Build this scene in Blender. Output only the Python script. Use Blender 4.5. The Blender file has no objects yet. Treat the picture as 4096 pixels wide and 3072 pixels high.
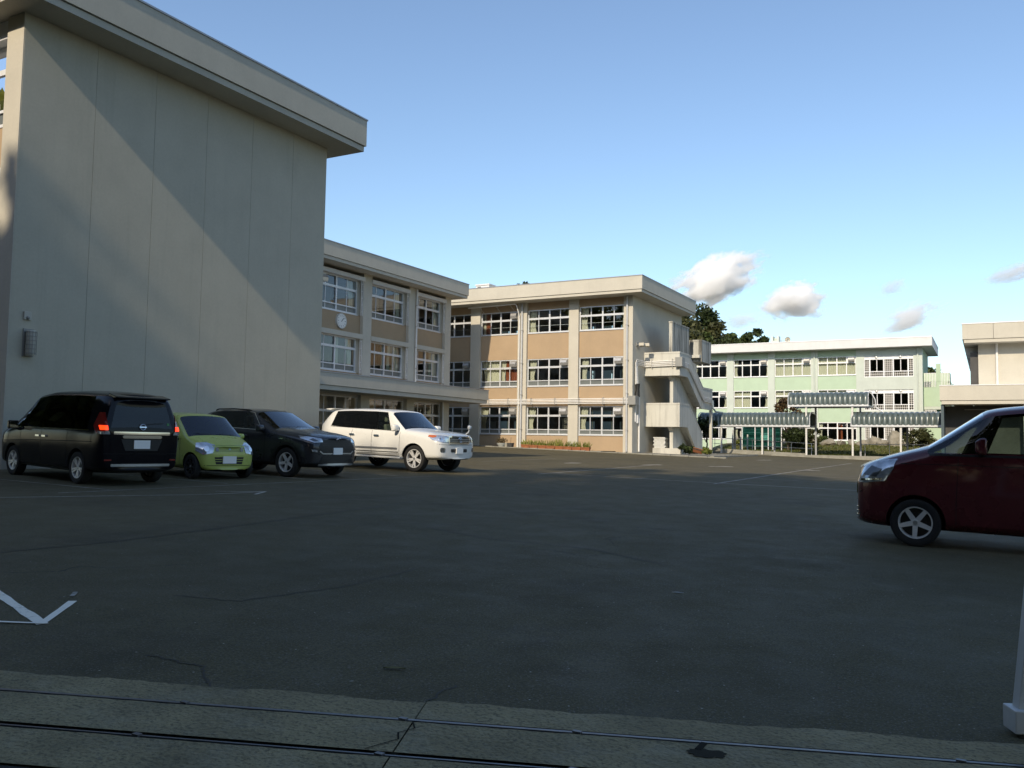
import bpy, bmesh, math, random
import numpy as np
from mathutils import Vector, Matrix
from mathutils.bvhtree import BVHTree

S = bpy.context.scene
COL = S.collection
R = math.radians

# ------------------------------------------------------------------ camera, sky, sun, exposure
EYE = 1.5
HEAD, PITCH, ROLL = R(28.7), R(3.78), R(0.9)
_h = Vector((-math.sin(HEAD), math.cos(HEAD), 0)); _r0 = Vector((math.cos(HEAD), math.sin(HEAD), 0)); _z = Vector((0, 0, 1))
_f = _h * math.cos(PITCH) + _z * math.sin(PITCH)
_u0 = _z * math.cos(PITCH) - _h * math.sin(PITCH)
_r = _r0 * math.cos(ROLL) + _u0 * math.sin(ROLL)
_u = _u0 * math.cos(ROLL) - _r0 * math.sin(ROLL)
cam = bpy.data.cameras.new('camera'); camo = bpy.data.objects.new('camera', cam); COL.objects.link(camo)
camo.matrix_world = Matrix(((_r.x, _u.x, -_f.x, 0), (_r.y, _u.y, -_f.y, 0), (_r.z, _u.z, -_f.z, EYE), (0, 0, 0, 1)))
cam.sensor_width = 36; cam.lens = 3490 / 4096 * 36; cam.clip_start = 0.05; cam.clip_end = 6000
S.camera = camo

SUN_DIR = Vector((-0.085, 1.0, -0.66)).normalized()      # the way the sunlight travels
world = bpy.data.worlds.new('World'); S.world = world; world.use_nodes = True
wn = world.node_tree.nodes; wl = world.node_tree.links
bg = wn['Background']; sky = wn.new('ShaderNodeTexSky'); sky.sky_type = 'NISHITA'; sky.sun_disc = False
sky.sun_elevation = math.asin(-SUN_DIR.z); sky.sun_rotation = math.atan2(-SUN_DIR.x, -SUN_DIR.y)
sky.air_density = 1.1; sky.dust_density = 0.8; sky.ozone_density = 8.0; sky.altitude = 50
tint = wn.new('ShaderNodeMix'); tint.data_type = 'RGBA'; tint.blend_type = 'MULTIPLY'; tint.inputs['Factor'].default_value = 1; tint.inputs['B'].default_value = (.94, .97, 1.02, 1)
wl.new(sky.outputs[0], tint.inputs['A']); wl.new(tint.outputs['Result'], bg.inputs[0]); bg.inputs[1].default_value = 0.122
sun = bpy.data.lights.new('sun', 'SUN'); suno = bpy.data.objects.new('sun', sun); COL.objects.link(suno)
sun.energy = 2.0; sun.angle = R(0.9); sun.color = (0.97, 0.98, 1.0)
suno.rotation_euler = SUN_DIR.to_track_quat('-Z', 'Y').to_euler()
S.view_settings.view_transform = 'Standard'; S.view_settings.look = 'None'
S.view_settings.exposure = 1.03; S.view_settings.gamma = 1.0
S.view_settings.use_curve_mapping = False
S.view_settings.use_white_balance = True; S.view_settings.white_balance_temperature = 9400
S.cycles.use_denoising = True
S.cycles.max_bounces = 24; S.cycles.diffuse_bounces = 5; S.cycles.glossy_bounces = 5; S.cycles.transparent_max_bounces = 24
S.cycles.volume_bounces = 24; S.cycles.volume_step_rate = 1.0; S.cycles.volume_max_steps = 128
S.cycles.sample_clamp_indirect = 4.0

def gz(x, y):
    x = min(max(x, -45), 25); y = min(max(y, -30), 95)
    return 0.11 - 0.0265 * x + 0.003 * y

# ------------------------------------------------------------------ materials
def lin(*c):
    return tuple(((v / 255) / 12.92 if v / 255 <= .04045 else ((v / 255 + .055) / 1.055) ** 2.4) for v in c) + (1,)

_M = {}
def mat(name, col, rough=.8, metal=0, var=.0, scale=3., bump=0, bscale=60., col2=None, spec=.5, coat=0, stretch=None, detail=6, thresh=None, emit=None, trans=0):
    """plain procedural material: base colour broken up by noise, fine relief from a second noise"""
    if name in _M: return _M[name]
    m = bpy.data.materials.new(name); m.use_nodes = True; _M[name] = m
    n = m.node_tree.nodes; l = m.node_tree.links; b = n['Principled BSDF']
    b.inputs['Base Color'].default_value = tuple(col[:3]) + (1,)
    b.inputs['Roughness'].default_value = rough; b.inputs['Metallic'].default_value = metal
    b.inputs['Specular IOR Level'].default_value = spec
    if coat: b.inputs['Coat Weight'].default_value = coat; b.inputs['Coat Roughness'].default_value = .04
    if emit: b.inputs['Emission Color'].default_value = tuple(emit[:3]) + (1,); b.inputs['Emission Strength'].default_value = emit[3]
    if var or col2 or bump:
        tc = n.new('ShaderNodeTexCoord'); src = tc.outputs['Object']
        g = n.new('ShaderNodeNewGeometry'); src = g.outputs['Position']
    if var or col2:
        mp = n.new('ShaderNodeMapping'); mp.inputs['Scale'].default_value = stretch or (1, 1, 1)
        l.new(src, mp.inputs[0])
        t = n.new('ShaderNodeTexNoise'); t.inputs['Scale'].default_value = scale; t.inputs['Detail'].default_value = detail; t.inputs['Roughness'].default_value = .62
        l.new(mp.outputs[0], t.inputs[0])
        rp = n.new('ShaderNodeValToRGB'); e = rp.color_ramp.elements
        lo, hi = thresh or (.3, .7); e[0].position = lo; e[1].position = hi
        c2 = col2 if col2 else tuple(max(0, c * (1 - var)) for c in col[:3])
        c1 = tuple(min(1, c * (1 + var * .5)) for c in col[:3]) if not col2 else col[:3]
        e[0].color = tuple(c2[:3]) + (1,); e[1].color = tuple(c1) + (1,)
        l.new(t.outputs[0], rp.inputs[0]); l.new(rp.outputs[0], b.inputs['Base Color'])
    if bump:
        t2 = n.new('ShaderNodeTexNoise'); t2.inputs['Scale'].default_value = bscale; t2.inputs['Detail'].default_value = 4
        l.new(src, t2.inputs[0]); bp = n.new('ShaderNodeBump'); bp.inputs['Strength'].default_value = bump; bp.inputs['Distance'].default_value = .02
        l.new(t2.outputs[0], bp.inputs['Height']); l.new(bp.outputs[0], b.inputs['Normal'])
    return m

def wall_mat(name, col, dirt=(.25, .24, .2), amount=.35, cover=.52):
    """painted concrete: faint mottling, vertical rain streaks, fine stucco relief"""
    m = bpy.data.materials.new(name); m.use_nodes = True; _M[name] = m
    n = m.node_tree.nodes; l = m.node_tree.links; b = n['Principled BSDF']; b.inputs['Roughness'].default_value = .88; b.inputs['Specular IOR Level'].default_value = .25
    g = n.new('ShaderNodeNewGeometry')
    def noise(scale, st, det=6):
        mp = n.new('ShaderNodeMapping'); mp.inputs['Scale'].default_value = st; l.new(g.outputs['Position'], mp.inputs[0])
        t = n.new('ShaderNodeTexNoise'); t.inputs['Scale'].default_value = scale; t.inputs['Detail'].default_value = det; t.inputs['Roughness'].default_value = .65
        l.new(mp.outputs[0], t.inputs[0]); return t.outputs[0]
    def ramp(src, a, bb):
        r = n.new('ShaderNodeMapRange'); r.inputs['From Min'].default_value = a; r.inputs['From Max'].default_value = bb; r.clamp = True
        l.new(src, r.inputs[0]); return r.outputs[0]
    mott = ramp(noise(.9, (1, 1, 1)), .3, .75); fine = ramp(noise(14, (1, 1, 1)), .3, .7)
    streak = ramp(noise(1.6, (2.2, 2.2, .16), 8), cover, cover + .24)
    mx = n.new('ShaderNodeMix'); mx.data_type = 'RGBA'; mx.inputs['A'].default_value = tuple(c * .93 for c in col[:3]) + (1,); mx.inputs['B'].default_value = tuple(min(1, c * 1.05) for c in col[:3]) + (1,)
    l.new(mott, mx.inputs['Factor'])
    mf = n.new('ShaderNodeMix'); mf.data_type = 'RGBA'; mf.blend_type = 'MULTIPLY'; mf.inputs['Factor'].default_value = .35
    l.new(mx.outputs['Result'], mf.inputs['A']); cr = n.new('ShaderNodeValToRGB'); cr.color_ramp.elements[0].color = (.8, .8, .8, 1); cr.color_ramp.elements[1].color = (1, 1, 1, 1)
    l.new(fine, cr.inputs[0]); l.new(cr.outputs[0], mf.inputs['B'])
    ms = n.new('ShaderNodeMix'); ms.data_type = 'RGBA'; ms.inputs['B'].default_value = tuple(dirt[:3]) + (1,)
    mu = n.new('ShaderNodeMath'); mu.operation = 'MULTIPLY'; mu.inputs[1].default_value = amount; l.new(streak, mu.inputs[0]); l.new(mu.outputs[0], ms.inputs['Factor'])
    l.new(mf.outputs['Result'], ms.inputs['A']); l.new(ms.outputs['Result'], b.inputs['Base Color'])
    bp = n.new('ShaderNodeBump'); bp.inputs['Strength'].default_value = .25; bp.inputs['Distance'].default_value = .01
    l.new(noise(45, (1, 1, 1), 3), bp.inputs['Height']); l.new(bp.outputs[0], b.inputs['Normal'])
    return m

def glass_mat(name, tint=(.7, .76, .74), rough=.0, reflect=1.0, ior=1.5):
    """thin pane: see-through with a Fresnel reflection"""
    m = bpy.data.materials.new(name); m.use_nodes = True; _M[name] = m
    n = m.node_tree.nodes; l = m.node_tree.links; n.remove(n['Principled BSDF']); out = n['Material Output']
    t = n.new('ShaderNodeBsdfTransparent'); t.inputs[0].default_value = tuple(tint) + (1,)
    gl = n.new('ShaderNodeBsdfGlossy'); gl.inputs['Roughness'].default_value = rough; gl.inputs[0].default_value = (.95, .97, 1, 1)
    fr = n.new('ShaderNodeFresnel'); fr.inputs[0].default_value = ior
    mu = n.new('ShaderNodeMath'); mu.operation = 'MULTIPLY'; mu.inputs[1].default_value = reflect; mu.use_clamp = True; l.new(fr.outputs[0], mu.inputs[0])
    mx = n.new('ShaderNodeMixShader'); l.new(mu.outputs[0], mx.inputs[0]); l.new(t.outputs[0], mx.inputs[1]); l.new(gl.outputs[0], mx.inputs[2]); l.new(mx.outputs[0], out.inputs[0])
    return m

def leaf_mat(name, c1, c2, trans=.25):
    m = bpy.data.materials.new(name); m.use_nodes = True; _M[name] = m
    n = m.node_tree.nodes; l = m.node_tree.links; b = n['Principled BSDF']; b.inputs['Roughness'].default_value = .6; b.inputs['Specular IOR Level'].default_value = .3
    g = n.new('ShaderNodeNewGeometry')
    t = n.new('ShaderNodeTexNoise'); t.inputs['Scale'].default_value = .9; t.inputs['Detail'].default_value = 5; l.new(g.outputs['Position'], t.inputs[0])
    ad = n.new('ShaderNodeMath'); ad.operation = 'ADD'
    sc = n.new('ShaderNodeMath'); sc.operation = 'MULTIPLY_ADD'; sc.inputs[1].default_value = .5; sc.inputs[2].default_value = -.25; l.new(g.outputs['Random Per Island'], sc.inputs[0])
    l.new(t.outputs[0], ad.inputs[0]); l.new(sc.outputs[0], ad.inputs[1])
    r = n.new('ShaderNodeValToRGB'); r.color_ramp.elements[0].position = .3; r.color_ramp.elements[1].position = .75; r.color_ramp.elements[0].color = tuple(c1) + (1,); r.color_ramp.elements[1].color = tuple(c2) + (1,)
    l.new(ad.outputs[0], r.inputs[0]); l.new(r.outputs[0], b.inputs['Base Color'])
    tr = n.new('ShaderNodeBsdfTranslucent'); l.new(r.outputs[0], tr.inputs[0]); mx = n.new('ShaderNodeMixShader'); mx.inputs[0].default_value = trans
    l.new(b.outputs[0], mx.inputs[1]); l.new(tr.outputs[0], mx.inputs[2]); l.new(mx.outputs[0], n['Material Output'].inputs[0])
    return m

# ------------------------------------------------------------------ mesh helpers
class MB:
    """collects faces; build() links them as ONE mesh object"""
    def __init__(s): s.v = []; s.f = []; s.m = []
    def add(s, vs, fs, mi=0):
        o = len(s.v); s.v += [tuple(p) for p in vs]; s.f += [tuple(i + o for i in f) for f in fs]; s.m += [mi] * len(fs); return s
    def box(s, x0, x1, y0, y1, z0, z1, mi=0):
        x0, x1 = min(x0, x1), max(x0, x1); y0, y1 = min(y0, y1), max(y0, y1); z0, z1 = min(z0, z1), max(z0, z1)
        return s.add([(x0, y0, z0), (x1, y0, z0), (x1, y1, z0), (x0, y1, z0), (x0, y0, z1), (x1, y0, z1), (x1, y1, z1), (x0, y1, z1)],
                     [(0, 3, 2, 1), (4, 5, 6, 7), (0, 1, 5, 4), (1, 2, 6, 5), (2, 3, 7, 6), (3, 0, 4, 7)], mi)
    def prism(s, poly, a, b, axis='x', mi=0):
        """polygon extruded along an axis; poly in the other two coordinates"""
        def P(p, t): return {'x': (t, p[0], p[1]), 'y': (p[0], t, p[1]), 'z': (p[0], p[1], t)}[axis]
        n = len(poly); vs = [P(p, a) for p in poly] + [P(p, b) for p in poly]
        return s.add(vs, [tuple(range(n))[::-1], tuple(range(n, 2 * n))] + [(i, (i + 1) % n, n + (i + 1) % n, n + i) for i in range(n)], mi)
    def tube(s, pts, r, n=8, caps=True, mi=0):
        pts = [Vector(p) for p in pts]; rs = r if isinstance(r, (list, tuple)) else [r] * len(pts); vs = []; fs = []
        for i, p in enumerate(pts):
            d = (pts[min(i + 1, len(pts) - 1)] - pts[max(i - 1, 0)]).normalized()
            a = d.cross(Vector((0, 0, 1)) if abs(d.z) < .9 else Vector((1, 0, 0))).normalized(); b = d.cross(a)
            vs += [p + (a * math.cos(2 * math.pi * k / n) + b * math.sin(2 * math.pi * k / n)) * rs[i] for k in range(n)]
        for i in range(len(pts) - 1):
            for k in range(n): fs.append((i * n + k, i * n + (k + 1) % n, (i + 1) * n + (k + 1) % n, (i + 1) * n + k))
        if caps: fs += [tuple(range(n))[::-1], tuple(range((len(pts) - 1) * n, len(pts) * n))]
        return s.add(vs, fs, mi)
    def lathe(s, prof, n=24, axis='y', c=(0, 0, 0), mi=0, closed=False):
        """profile (radius, height) turned round an axis"""
        vs = []; fs = []; m = len(prof)
        for k in range(n):
            a = 2 * math.pi * k / n
            for (r, h) in prof:
                p = {'y': (r * math.cos(a), h, r * math.sin(a)), 'z': (r * math.cos(a), r * math.sin(a), h), 'x': (h, r * math.cos(a), r * math.sin(a))}[axis]
                vs.append((p[0] + c[0], p[1] + c[1], p[2] + c[2]))
        for k in range(n):
            for j in range(m if closed else m - 1):
                fs.append((k * m + j, ((k + 1) % n) * m + j, ((k + 1) % n) * m + (j + 1) % m, k * m + (j + 1) % m))
        return s.add(vs, fs, mi)
    def build(s, name, material, parent=None, smooth=False, bevel=0, sharp=None):
        me = bpy.data.meshes.new(name); me.from_pydata(s.v, [], s.f); me.validate(); me.update()
        for mm in (material if isinstance(material, (list, tuple)) else [material]): me.materials.append(mm)
        if any(s.m) and len(me.polygons) == len(s.m): me.polygons.foreach_set('material_index', s.m)
        if smooth:
            me.polygons.foreach_set('use_smooth', [True] * len(me.polygons))
            me.set_sharp_from_angle(angle=R(sharp or 40))
        o = bpy.data.objects.new(name, me); COL.objects.link(o); o.parent = parent
        if bevel:
            b = o.modifiers.new('bevel', 'BEVEL'); b.width = bevel; b.segments = 2; b.limit_method = 'ANGLE'
        return o

def tag(o, label=None, cat=None, group=None, kind=None):
    if label: o['label'] = label
    if cat: o['category'] = cat
    if group: o['group'] = group
    if kind: o['kind'] = kind
    return o
def thing(name, label, cat, loc=(0, 0, 0), rz=0, group=None):
    o = bpy.data.objects.new(name, None); COL.objects.link(o); o.location = loc; o.rotation_euler = (0, 0, rz); o.empty_display_size = .2
    return tag(o, label, cat, group)
def sheet(name, poly, dz, material, parent=None, thick=.0):
    """flat patch laid on the sloping ground"""
    m = MB(); m.add([(x, y, gz(x, y) + dz) for x, y in poly], [tuple(range(len(poly)))]); return m.build(name, material, parent)
ORD = ['first', 'second', 'third', 'fourth', 'fifth', 'sixth', 'seventh', 'eighth', 'ninth', 'tenth', 'eleventh', 'twelfth', 'thirteenth', 'fourteenth', 'fifteenth', 'sixteenth', 'seventeenth', 'eighteenth', 'nineteenth', 'twentieth']

class Frame:
    """facade frame: u runs along the facade, d outward, z up"""
    def __init__(s, o, u, n): s.o = Vector(o); s.u = Vector(u); s.n = Vector(n)
    def p(s, u, d, z): q = s.o + s.u * u + s.n * d; return (q.x, q.y, z)
    def box(s, mb, u0, u1, d0, d1, z0, z1, mi=0):
        a = s.p(u0, d0, z0); b = s.p(u1, d1, z1); return mb.box(a[0], b[0], a[1], b[1], z0, z1, mi)
# ------------------------------------------------------------------ palette
CREAM = wall_mat('cream_paint', (.53, .495, .42), amount=.10)
WINGW = wall_mat('grey_stucco', (.50, .465, .38), amount=.16)
CREAM_G = wall_mat('cream_stucco', (.50, .475, .405), amount=.08)
BROWN = wall_mat('tan_paint', (.42, .30, .195), dirt=(.3, .24, .17), amount=.18)
STAIR = wall_mat('weathered_concrete_paint', (.56, .545, .485), dirt=(.16, .15, .13), amount=.5, cover=.50)
STAIN = wall_mat('stained_concrete', (.5, .49, .44), dirt=(.035, .034, .03), amount=.85, cover=.40)
WHITEP = wall_mat('white_paint_wall', (.66, .66, .655), amount=.08)
WHITEG = wall_mat('pale_mint_white', (.53, .585, .53), amount=.08)
GREENP = wall_mat('mint_paint', (.44, .57, .43), dirt=(.35, .42, .33), amount=.12)
ALU = mat('aluminium', (.62, .64, .66), .45, .35, var=.08, scale=2)
ALUW = mat('white_window_frame', (.72, .73, .74), .5, .1, var=.05, scale=2)
COPING = mat('coping_metal', (.33, .35, .38), .5, .5, var=.1)
GLASS = glass_mat('window_glass', (.82, .87, .86), reflect=2.0)
GLASSF = glass_mat('frosted_glass', (.5, .55, .52), rough=.25, reflect=1.2)
FROST = mat('frosted_lower_pane', (.15, .165, .16), .25, var=.15, scale=1.5)
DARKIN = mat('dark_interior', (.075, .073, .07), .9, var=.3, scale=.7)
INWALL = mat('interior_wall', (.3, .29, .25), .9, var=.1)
CURT = mat('cream_curtain', (.62, .6, .48), .9, var=.12, scale=6, stretch=(4, 4, .3))
CURTR = mat('rust_curtain', (.3, .075, .03), .9, var=.35, scale=6, stretch=(4, 4, .3))
STEEL = mat('vent_steel', (.5, .49, .47), .38, .7, var=.15, scale=8)
PIPEW = mat('pipe_white', (.72, .71, .68), .5, 0, var=.08, scale=4)
PIPEG = mat('pipe_grey', (.48, .49, .5), .5, .2, var=.1, scale=4)
BOXG = mat('grey_box_paint', (.27, .27, .255), .55, .1, var=.1)
BLACK = mat('black_rubber', (.012, .012, .012), .6)

RPANE = leaf_mat('frosted_rear_pane', (.30, .34, .29), (.42, .46, .40), .6)
def curtain(parent, fr, u0, u1, d, z0, z1, material, tie=None, seed=0):
    rnd = random.Random(seed); m = MB(); n = max(8, int((u1 - u0) / .035)); rows = 8; vs = []; fs = []
    ph = rnd.random() * 6
    for j in range(rows + 1):
        t = j / rows; z = z0 + (z1 - z0) * t
        for i in range(n + 1):
            a = i / n; u = u0 + (u1 - u0) * a
            if tie:
                k = 1 - tie[1] * math.exp(-((t - .35) / .28) ** 2); e = u0 if tie[0] < 0 else u1; u = e + (u - e) * k
            vs.append(fr.p(u, d + .03 * math.sin(a * n * .9 + ph + .4 * math.sin(t * 3)), z))
    for j in range(rows):
        for i in range(n): fs.append((j * (n + 1) + i, j * (n + 1) + i + 1, (j + 1) * (n + 1) + i + 1, (j + 1) * (n + 1) + i))
    m.add(vs, fs); return m.build('curtain', material, parent, smooth=True, sharp=80)

def vent(parent, fr, u0, u1, z0, z1, d):
    """steel weather hood over an extractor"""
    m = MB(); w = u1 - u0; h = z1 - z0; prof = [(d, z0 + .0), (d + .30, z0 - .02), (d + .34, z0 + h * .45), (d + .27, z0 + h * .85), (d, z1)]
    n = len(prof); vs = [fr.p(u0, a, z) for a, z in prof] + [fr.p(u1, a, z) for a, z in prof]
    m.add(vs, [tuple(range(n))[::-1], tuple(range(n, 2 * n))] + [(i, (i + 1) % n, n + (i + 1) % n, n + i) for i in range(n)])
    fr.box(m, u0 - .04, u1 + .04, d - .01, d + .03, z0 - .06, z1 + .04)
    return m.build('vent_hood', STEEL, parent)

def window(parent, fr, u0, u1, zs, d, cols, frame=ALU, thick=(0.5,), panel=None, glass=GLASS, low=None, hood=True, curt=(), name='window', deep=.1, mull=.05, seed=0):
    """framed window: zs = heights of the sill, rails and head; cols = relative pane widths; panel = (row, col) filled and carrying a hood"""
    m = MB(); o = .07
    zs = list(zs); us = [u0]
    tot = sum(cols)
    for c in cols: us.append(us[-1] + (u1 - u0) * c / tot)
    fr.box(m, u0, u1, d - deep, d, zs[0], zs[0] + o); fr.box(m, u0, u1, d - deep, d, zs[-1] - o, zs[-1])
    fr.box(m, u0, u0 + o, d - deep, d - .004, zs[0] + o, zs[-1] - o); fr.box(m, u1 - o, u1, d - deep, d - .004, zs[0] + o, zs[-1] - o)
    for k, z in enumerate(zs[1:-1]):
        t = .07 if (k == len(zs) - 3) else .035
        fr.box(m, u0 + o, u1 - o, d - deep, d - .008, z - t, z + t)
    mid = len(us) // 2
    for k, u in enumerate(us[1:-1], 1):
        t = .055 if k == mid else mull / 2
        fr.box(m, u - t, u + t, d - deep, d - .014 - .02 * (k % 2), zs[0] + o, zs[-1] - o)
    fr.box(m, u0 - .02, u1 + .02, d - .02, d + .07, zs[0] - .05, zs[0])        # sill
    w = m.build(name, frame, parent)
    rnd = random.Random(seed * 7 + 3)
    for r in range(len(zs) - 1):
        for c in range(len(cols)):
            a, b = us[c], us[c + 1]; z0, z1 = zs[r], zs[r + 1]
            pm = MB()
            if panel and (r, c) in panel:
                fr.box(pm, a + .01, b - .01, d - .05, d - .03, z0, z1); pm.build('vent_panel', frame, w)
                if hood: vent(w, fr, a + (b - a) * .2, b - (b - a) * .18, z0 + .1, z1 - .12, d - .03)
                continue
            dd = d - .055 - (.03 if c % 2 else 0); j = rnd.uniform(-.004, .004)
            pm.add([fr.p(a, dd + j, z0), fr.p(b, dd - j, z0), fr.p(b, dd - j, z1), fr.p(a, dd + j, z1)], [(0, 1, 2, 3)])
            pm.build('pane', (low if (low and r == 0) else glass), w)
    for k, cu in enumerate(curt):
        mt = cu[5] if len(cu) > 5 else CURT
        curtain(w, fr, cu[0], cu[1], d - .28, cu[2], cu[3], mt, cu[4] if len(cu) > 4 else None, seed * 10 + k)
    return w

def roof_parts(b, x0, x1, y0, y1, z0, z1, material, strip=.2, inset=.06):
    """flat roof slab with a deep fascia, a drip strip under it and a metal coping"""
    m = MB(); m.box(x0, x1, y0, y1, z0 + strip, z1); f = m.build('fascia', material, b)
    m = MB(); m.box(x0 + inset, x1 - inset, y0 + inset, y1 - inset, z0, z0 + strip - .02); m.build('drip_strip', material, b)
    m = MB(); m.box(x0 + inset + .05, x1 - inset - .05, y0 + inset + .05, y1 - inset - .05, z0 + strip - .04, z0 + strip + .03); m.build('shadow_groove', BOXG, b)
    m = MB(); e = .03
    for (a, bb, c, d) in ((x0 - e, x1 + e, y0 - e, y0 + .3), (x0 - e, x1 + e, y1 - .3, y1 + e), (x0 - e, x0 + .3, y0 + .3, y1 - .3), (x1 - .3, x1 + e, y0 + .3, y1 - .3)): m.box(a, bb, c, d, z1, z1 + .05)
    m.build('coping', COPING, b)

def pipe(parent, pts, r, material, name='downpipe', n=8):
    m = MB(); m.tube(pts, r, n); return m.build(name, material, parent, smooth=True)

# ================================================================== near wing (blank end wall)
W = thing('school_wing', 'near cream school wing with blank end wall and deep roof eave, behind the parked cars', 'building', (-20, 12.1, 0))
W.location = (0, 0, 0)
m = MB(); ys = [12.09] + [14.03, 15.85, 17.66, 19.45, 21.25] + [22.9]
JOINT = mat('joint_sealant', (.36, .34, .29), .8)
for a, b in zip(ys[:-1], ys[1:]):
    k = MB(); k.box(-20.35, -20.0, a + .005, b - .005, .2, 11.55); k.build('wall_panel', WINGW, W)
m = MB(); m.box(-20.3, -20.012, 12.14, 22.88, .2, 11.5); m.build('joint_backing', JOINT, W)
m = MB(); m.box(-33.2, -20.36, 22.3, 22.88, .2, 11.55); m.build('rear_wall', CREAM_G, W)
roof_parts(W, -34, -19.0, 11.45, 23.8, 11.55, 12.66, CREAM_G)
FW = Frame((-20.0, 12.1, 0), (-1, 0, 0), (0, -1, 0))      # sunlit front, u runs away from the corner
pil = [(.004, .66), (4.9, 5.7), (9.6, 10.4)]
for a, b in pil:
    m = MB(); FW.box(m, a, b, -.35, .03, .2, 11.55); m.build('pilaster', CREAM, W)
for (a, b) in ((.66, 4.9), (5.7, 9.6)):
    for z0, z1 in ((.2, 1.95), (4.3, 5.45), (7.9, 9.05)):
        m = MB(); FW.box(m, a, b, -.45, -.25, z0, z1); m.build('spandrel', BROWN, W)
    for z0, z1 in ((3.9, 4.3), (7.55, 7.9), (11.1, 11.55)):
        m = MB(); FW.box(m, a, b, -.45, -.05, z0, z1); m.build('lintel', ALUW, W)
    for zs in ((1.95, 2.35, 3.3, 3.9), (5.45, 5.85, 6.9, 7.55), (9.05, 9.45, 10.45, 11.1)):
        window(W, FW, a, b, zs, -.3, (1, 1, 1, 1), ALUW, low=FROST, seed=int(a * 10 + zs[0]))
for z in (.9, 5.0, 8.6):
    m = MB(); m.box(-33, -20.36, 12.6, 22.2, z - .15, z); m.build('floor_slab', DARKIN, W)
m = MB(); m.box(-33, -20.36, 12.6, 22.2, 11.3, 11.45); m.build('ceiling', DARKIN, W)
# fire bell and caged lamp on the blank wall
L = thing('wall_lamp', 'cream cylindrical caged wall lamp near the left corner of the blank end wall', 'wall lamp', (-20, 12.55, 3.37))
m = MB(); m.lathe([(0, 0), (.10, 0), (.11, .03), (.11, .56), (.09, .6), (0, .6)], 20, 'z', (.13, 0, -.02)); m.build('lamp_body', mat('lamp_cream', (.45, .43, .37), .5), L, smooth=True)
for k in range(6):
    m = MB(); m.lathe([(.118, 0), (.128, 0), (.128, .012), (.118, .012)], 20, 'z', (.13, 0, .03 + k * .1), closed=True); m.build('cage_ring', BOXG, L)
for k in range(6):
    a = -1.3 + k * .52; m = MB(); m.tube([(.13 + .125 * math.cos(a), .125 * math.sin(a), .0), (.13 + .125 * math.cos(a), .125 * math.sin(a), .56)], .006, 5); m.build('cage_bar', BOXG, L)
m = MB(); m.box(0, .03, -.13, .13, -.04, .62); m.build('back_plate', BOXG, L)
L = thing('wall_sensor', 'small square sensor box on the blank wall just above the caged lamp', 'sensor', (-20, 12.5, 4.2))
m = MB(); m.box(0, .05, -.09, .09, 0, .2); m.build('housing', mat('lamp_cream', ()), L, bevel=.01)
m = MB(); m.lathe([(0, .1), (.03, .09), (.05, .03), (.05, 0)], 12, 'x', (.0, 0, .05)); m.build('lens', BOXG, L, smooth=True)

# ================================================================== connecting block (clock, canopy)
Cn = thing('connecting_block', 'three storey cream and tan school block with a round clock, between the two wings', 'building')
FC = Frame((-33.3, 0, 0), (0, 1, 0), (1, 0, 0))
pil = [(50.95, 51.67), (46.6, 47.45), (41.84, 42.67), (37.1, 37.9)]
for a, b in pil:
    m = MB(); FC.box(m, a, b, -.5, 0, .9, 11.6); m.build('pilaster', CREAM, Cn)
bays = [(47.45, 50.95), (42.67, 46.6), (37.9, 41.84)]
for bi, (a, b) in enumerate(bays):
    e = .32
    for z0, z1, nm in ((5.0, 5.5, 'spandrel'), (7.84, 9.0, 'spandrel')):
        m = MB(); FC.box(m, a, b, -.5, -.22, z0, z1); m.build(nm, BROWN, Cn)
    for z0, z1 in ((7.56, 7.84), (11.12, 11.36)):
        m = MB(); FC.box(m, a - .04, b + .08, -.5, .05, z0, z1); m.build('lintel', WHITEP if z0 > 9 else CREAM, Cn)
    m = MB(); FC.box(m, a, b, -.9, -.6, 11.36, 11.6); m.build('head_wall', BROWN, Cn)
    for lv, zs in enumerate(((5.52, 5.9, 6.93, 7.56), (9.02, 9.42, 10.45, 11.12))):
        cu = [(b - .95, b - .35, zs[0], zs[-1], (1, .35))]
        if lv == 0 and bi == 2: cu.append((a + 2.0, a + 2.35, zs[0], zs[-1], (1, .2)))
        if lv == 0 and bi < 2: cu += [(a + 1.7, a + 2.1, zs[0], zs[-1], (1, .1)), (a + 2.3, a + 2.6, zs[0], zs[-1], (-1, .1))]
        w = window(Cn, FC, a, b - e, zs, -.26, (.8, 1, 1, .95), ALU, low=FROST, curt=cu, panel=((2, 0),) if (bi == 2 and lv == 1) else None, seed=bi * 3 + lv)
        m = MB(); FC.box(m, b - e, b, -.5, -.3, zs[0], zs[-1]); m.build('side_wall', CREAM, Cn)
        m = MB()      # safety ladder rail beside the window
        m.tube([FC.p(b - .2, -.02, zs[0] - .05), FC.p(b - .2, -.02, zs[-1])], .022, 6); m.tube([FC.p(b - .06, -.02, zs[0] - .05), FC.p(b - .06, -.02, zs[-1])], .022, 6)
        for q in range(5): m.tube([FC.p(b - .2, -.02, zs[0] + .2 + q * .42), FC.p(b - .06, -.02, zs[0] + .2 + q * .42)], .014, 5)
        m.build('escape_ladder', PIPEW, Cn, smooth=True)
m = MB(); FC.box(m, 23, 37.1, -.5, -.2, .9, 11.6); m.build('side_wall', CREAM, Cn)
m = MB(); m.box(-43, -33.82, 51.2, 51.6, .9, 11.6); m.build('end_wall', CREAM, Cn)
m = MB(); m.box(-43, -42.6, 23, 51.19, .9, 11.6); m.build('rear_wall', INWALL, Cn)
for z in (.95, 5.05, 8.75, 11.55):
    m = MB(); m.box(-42.59, -33.85, 23.0, 51.19, z - .15, z); m.build('floor_slab', DARKIN, Cn)
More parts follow.
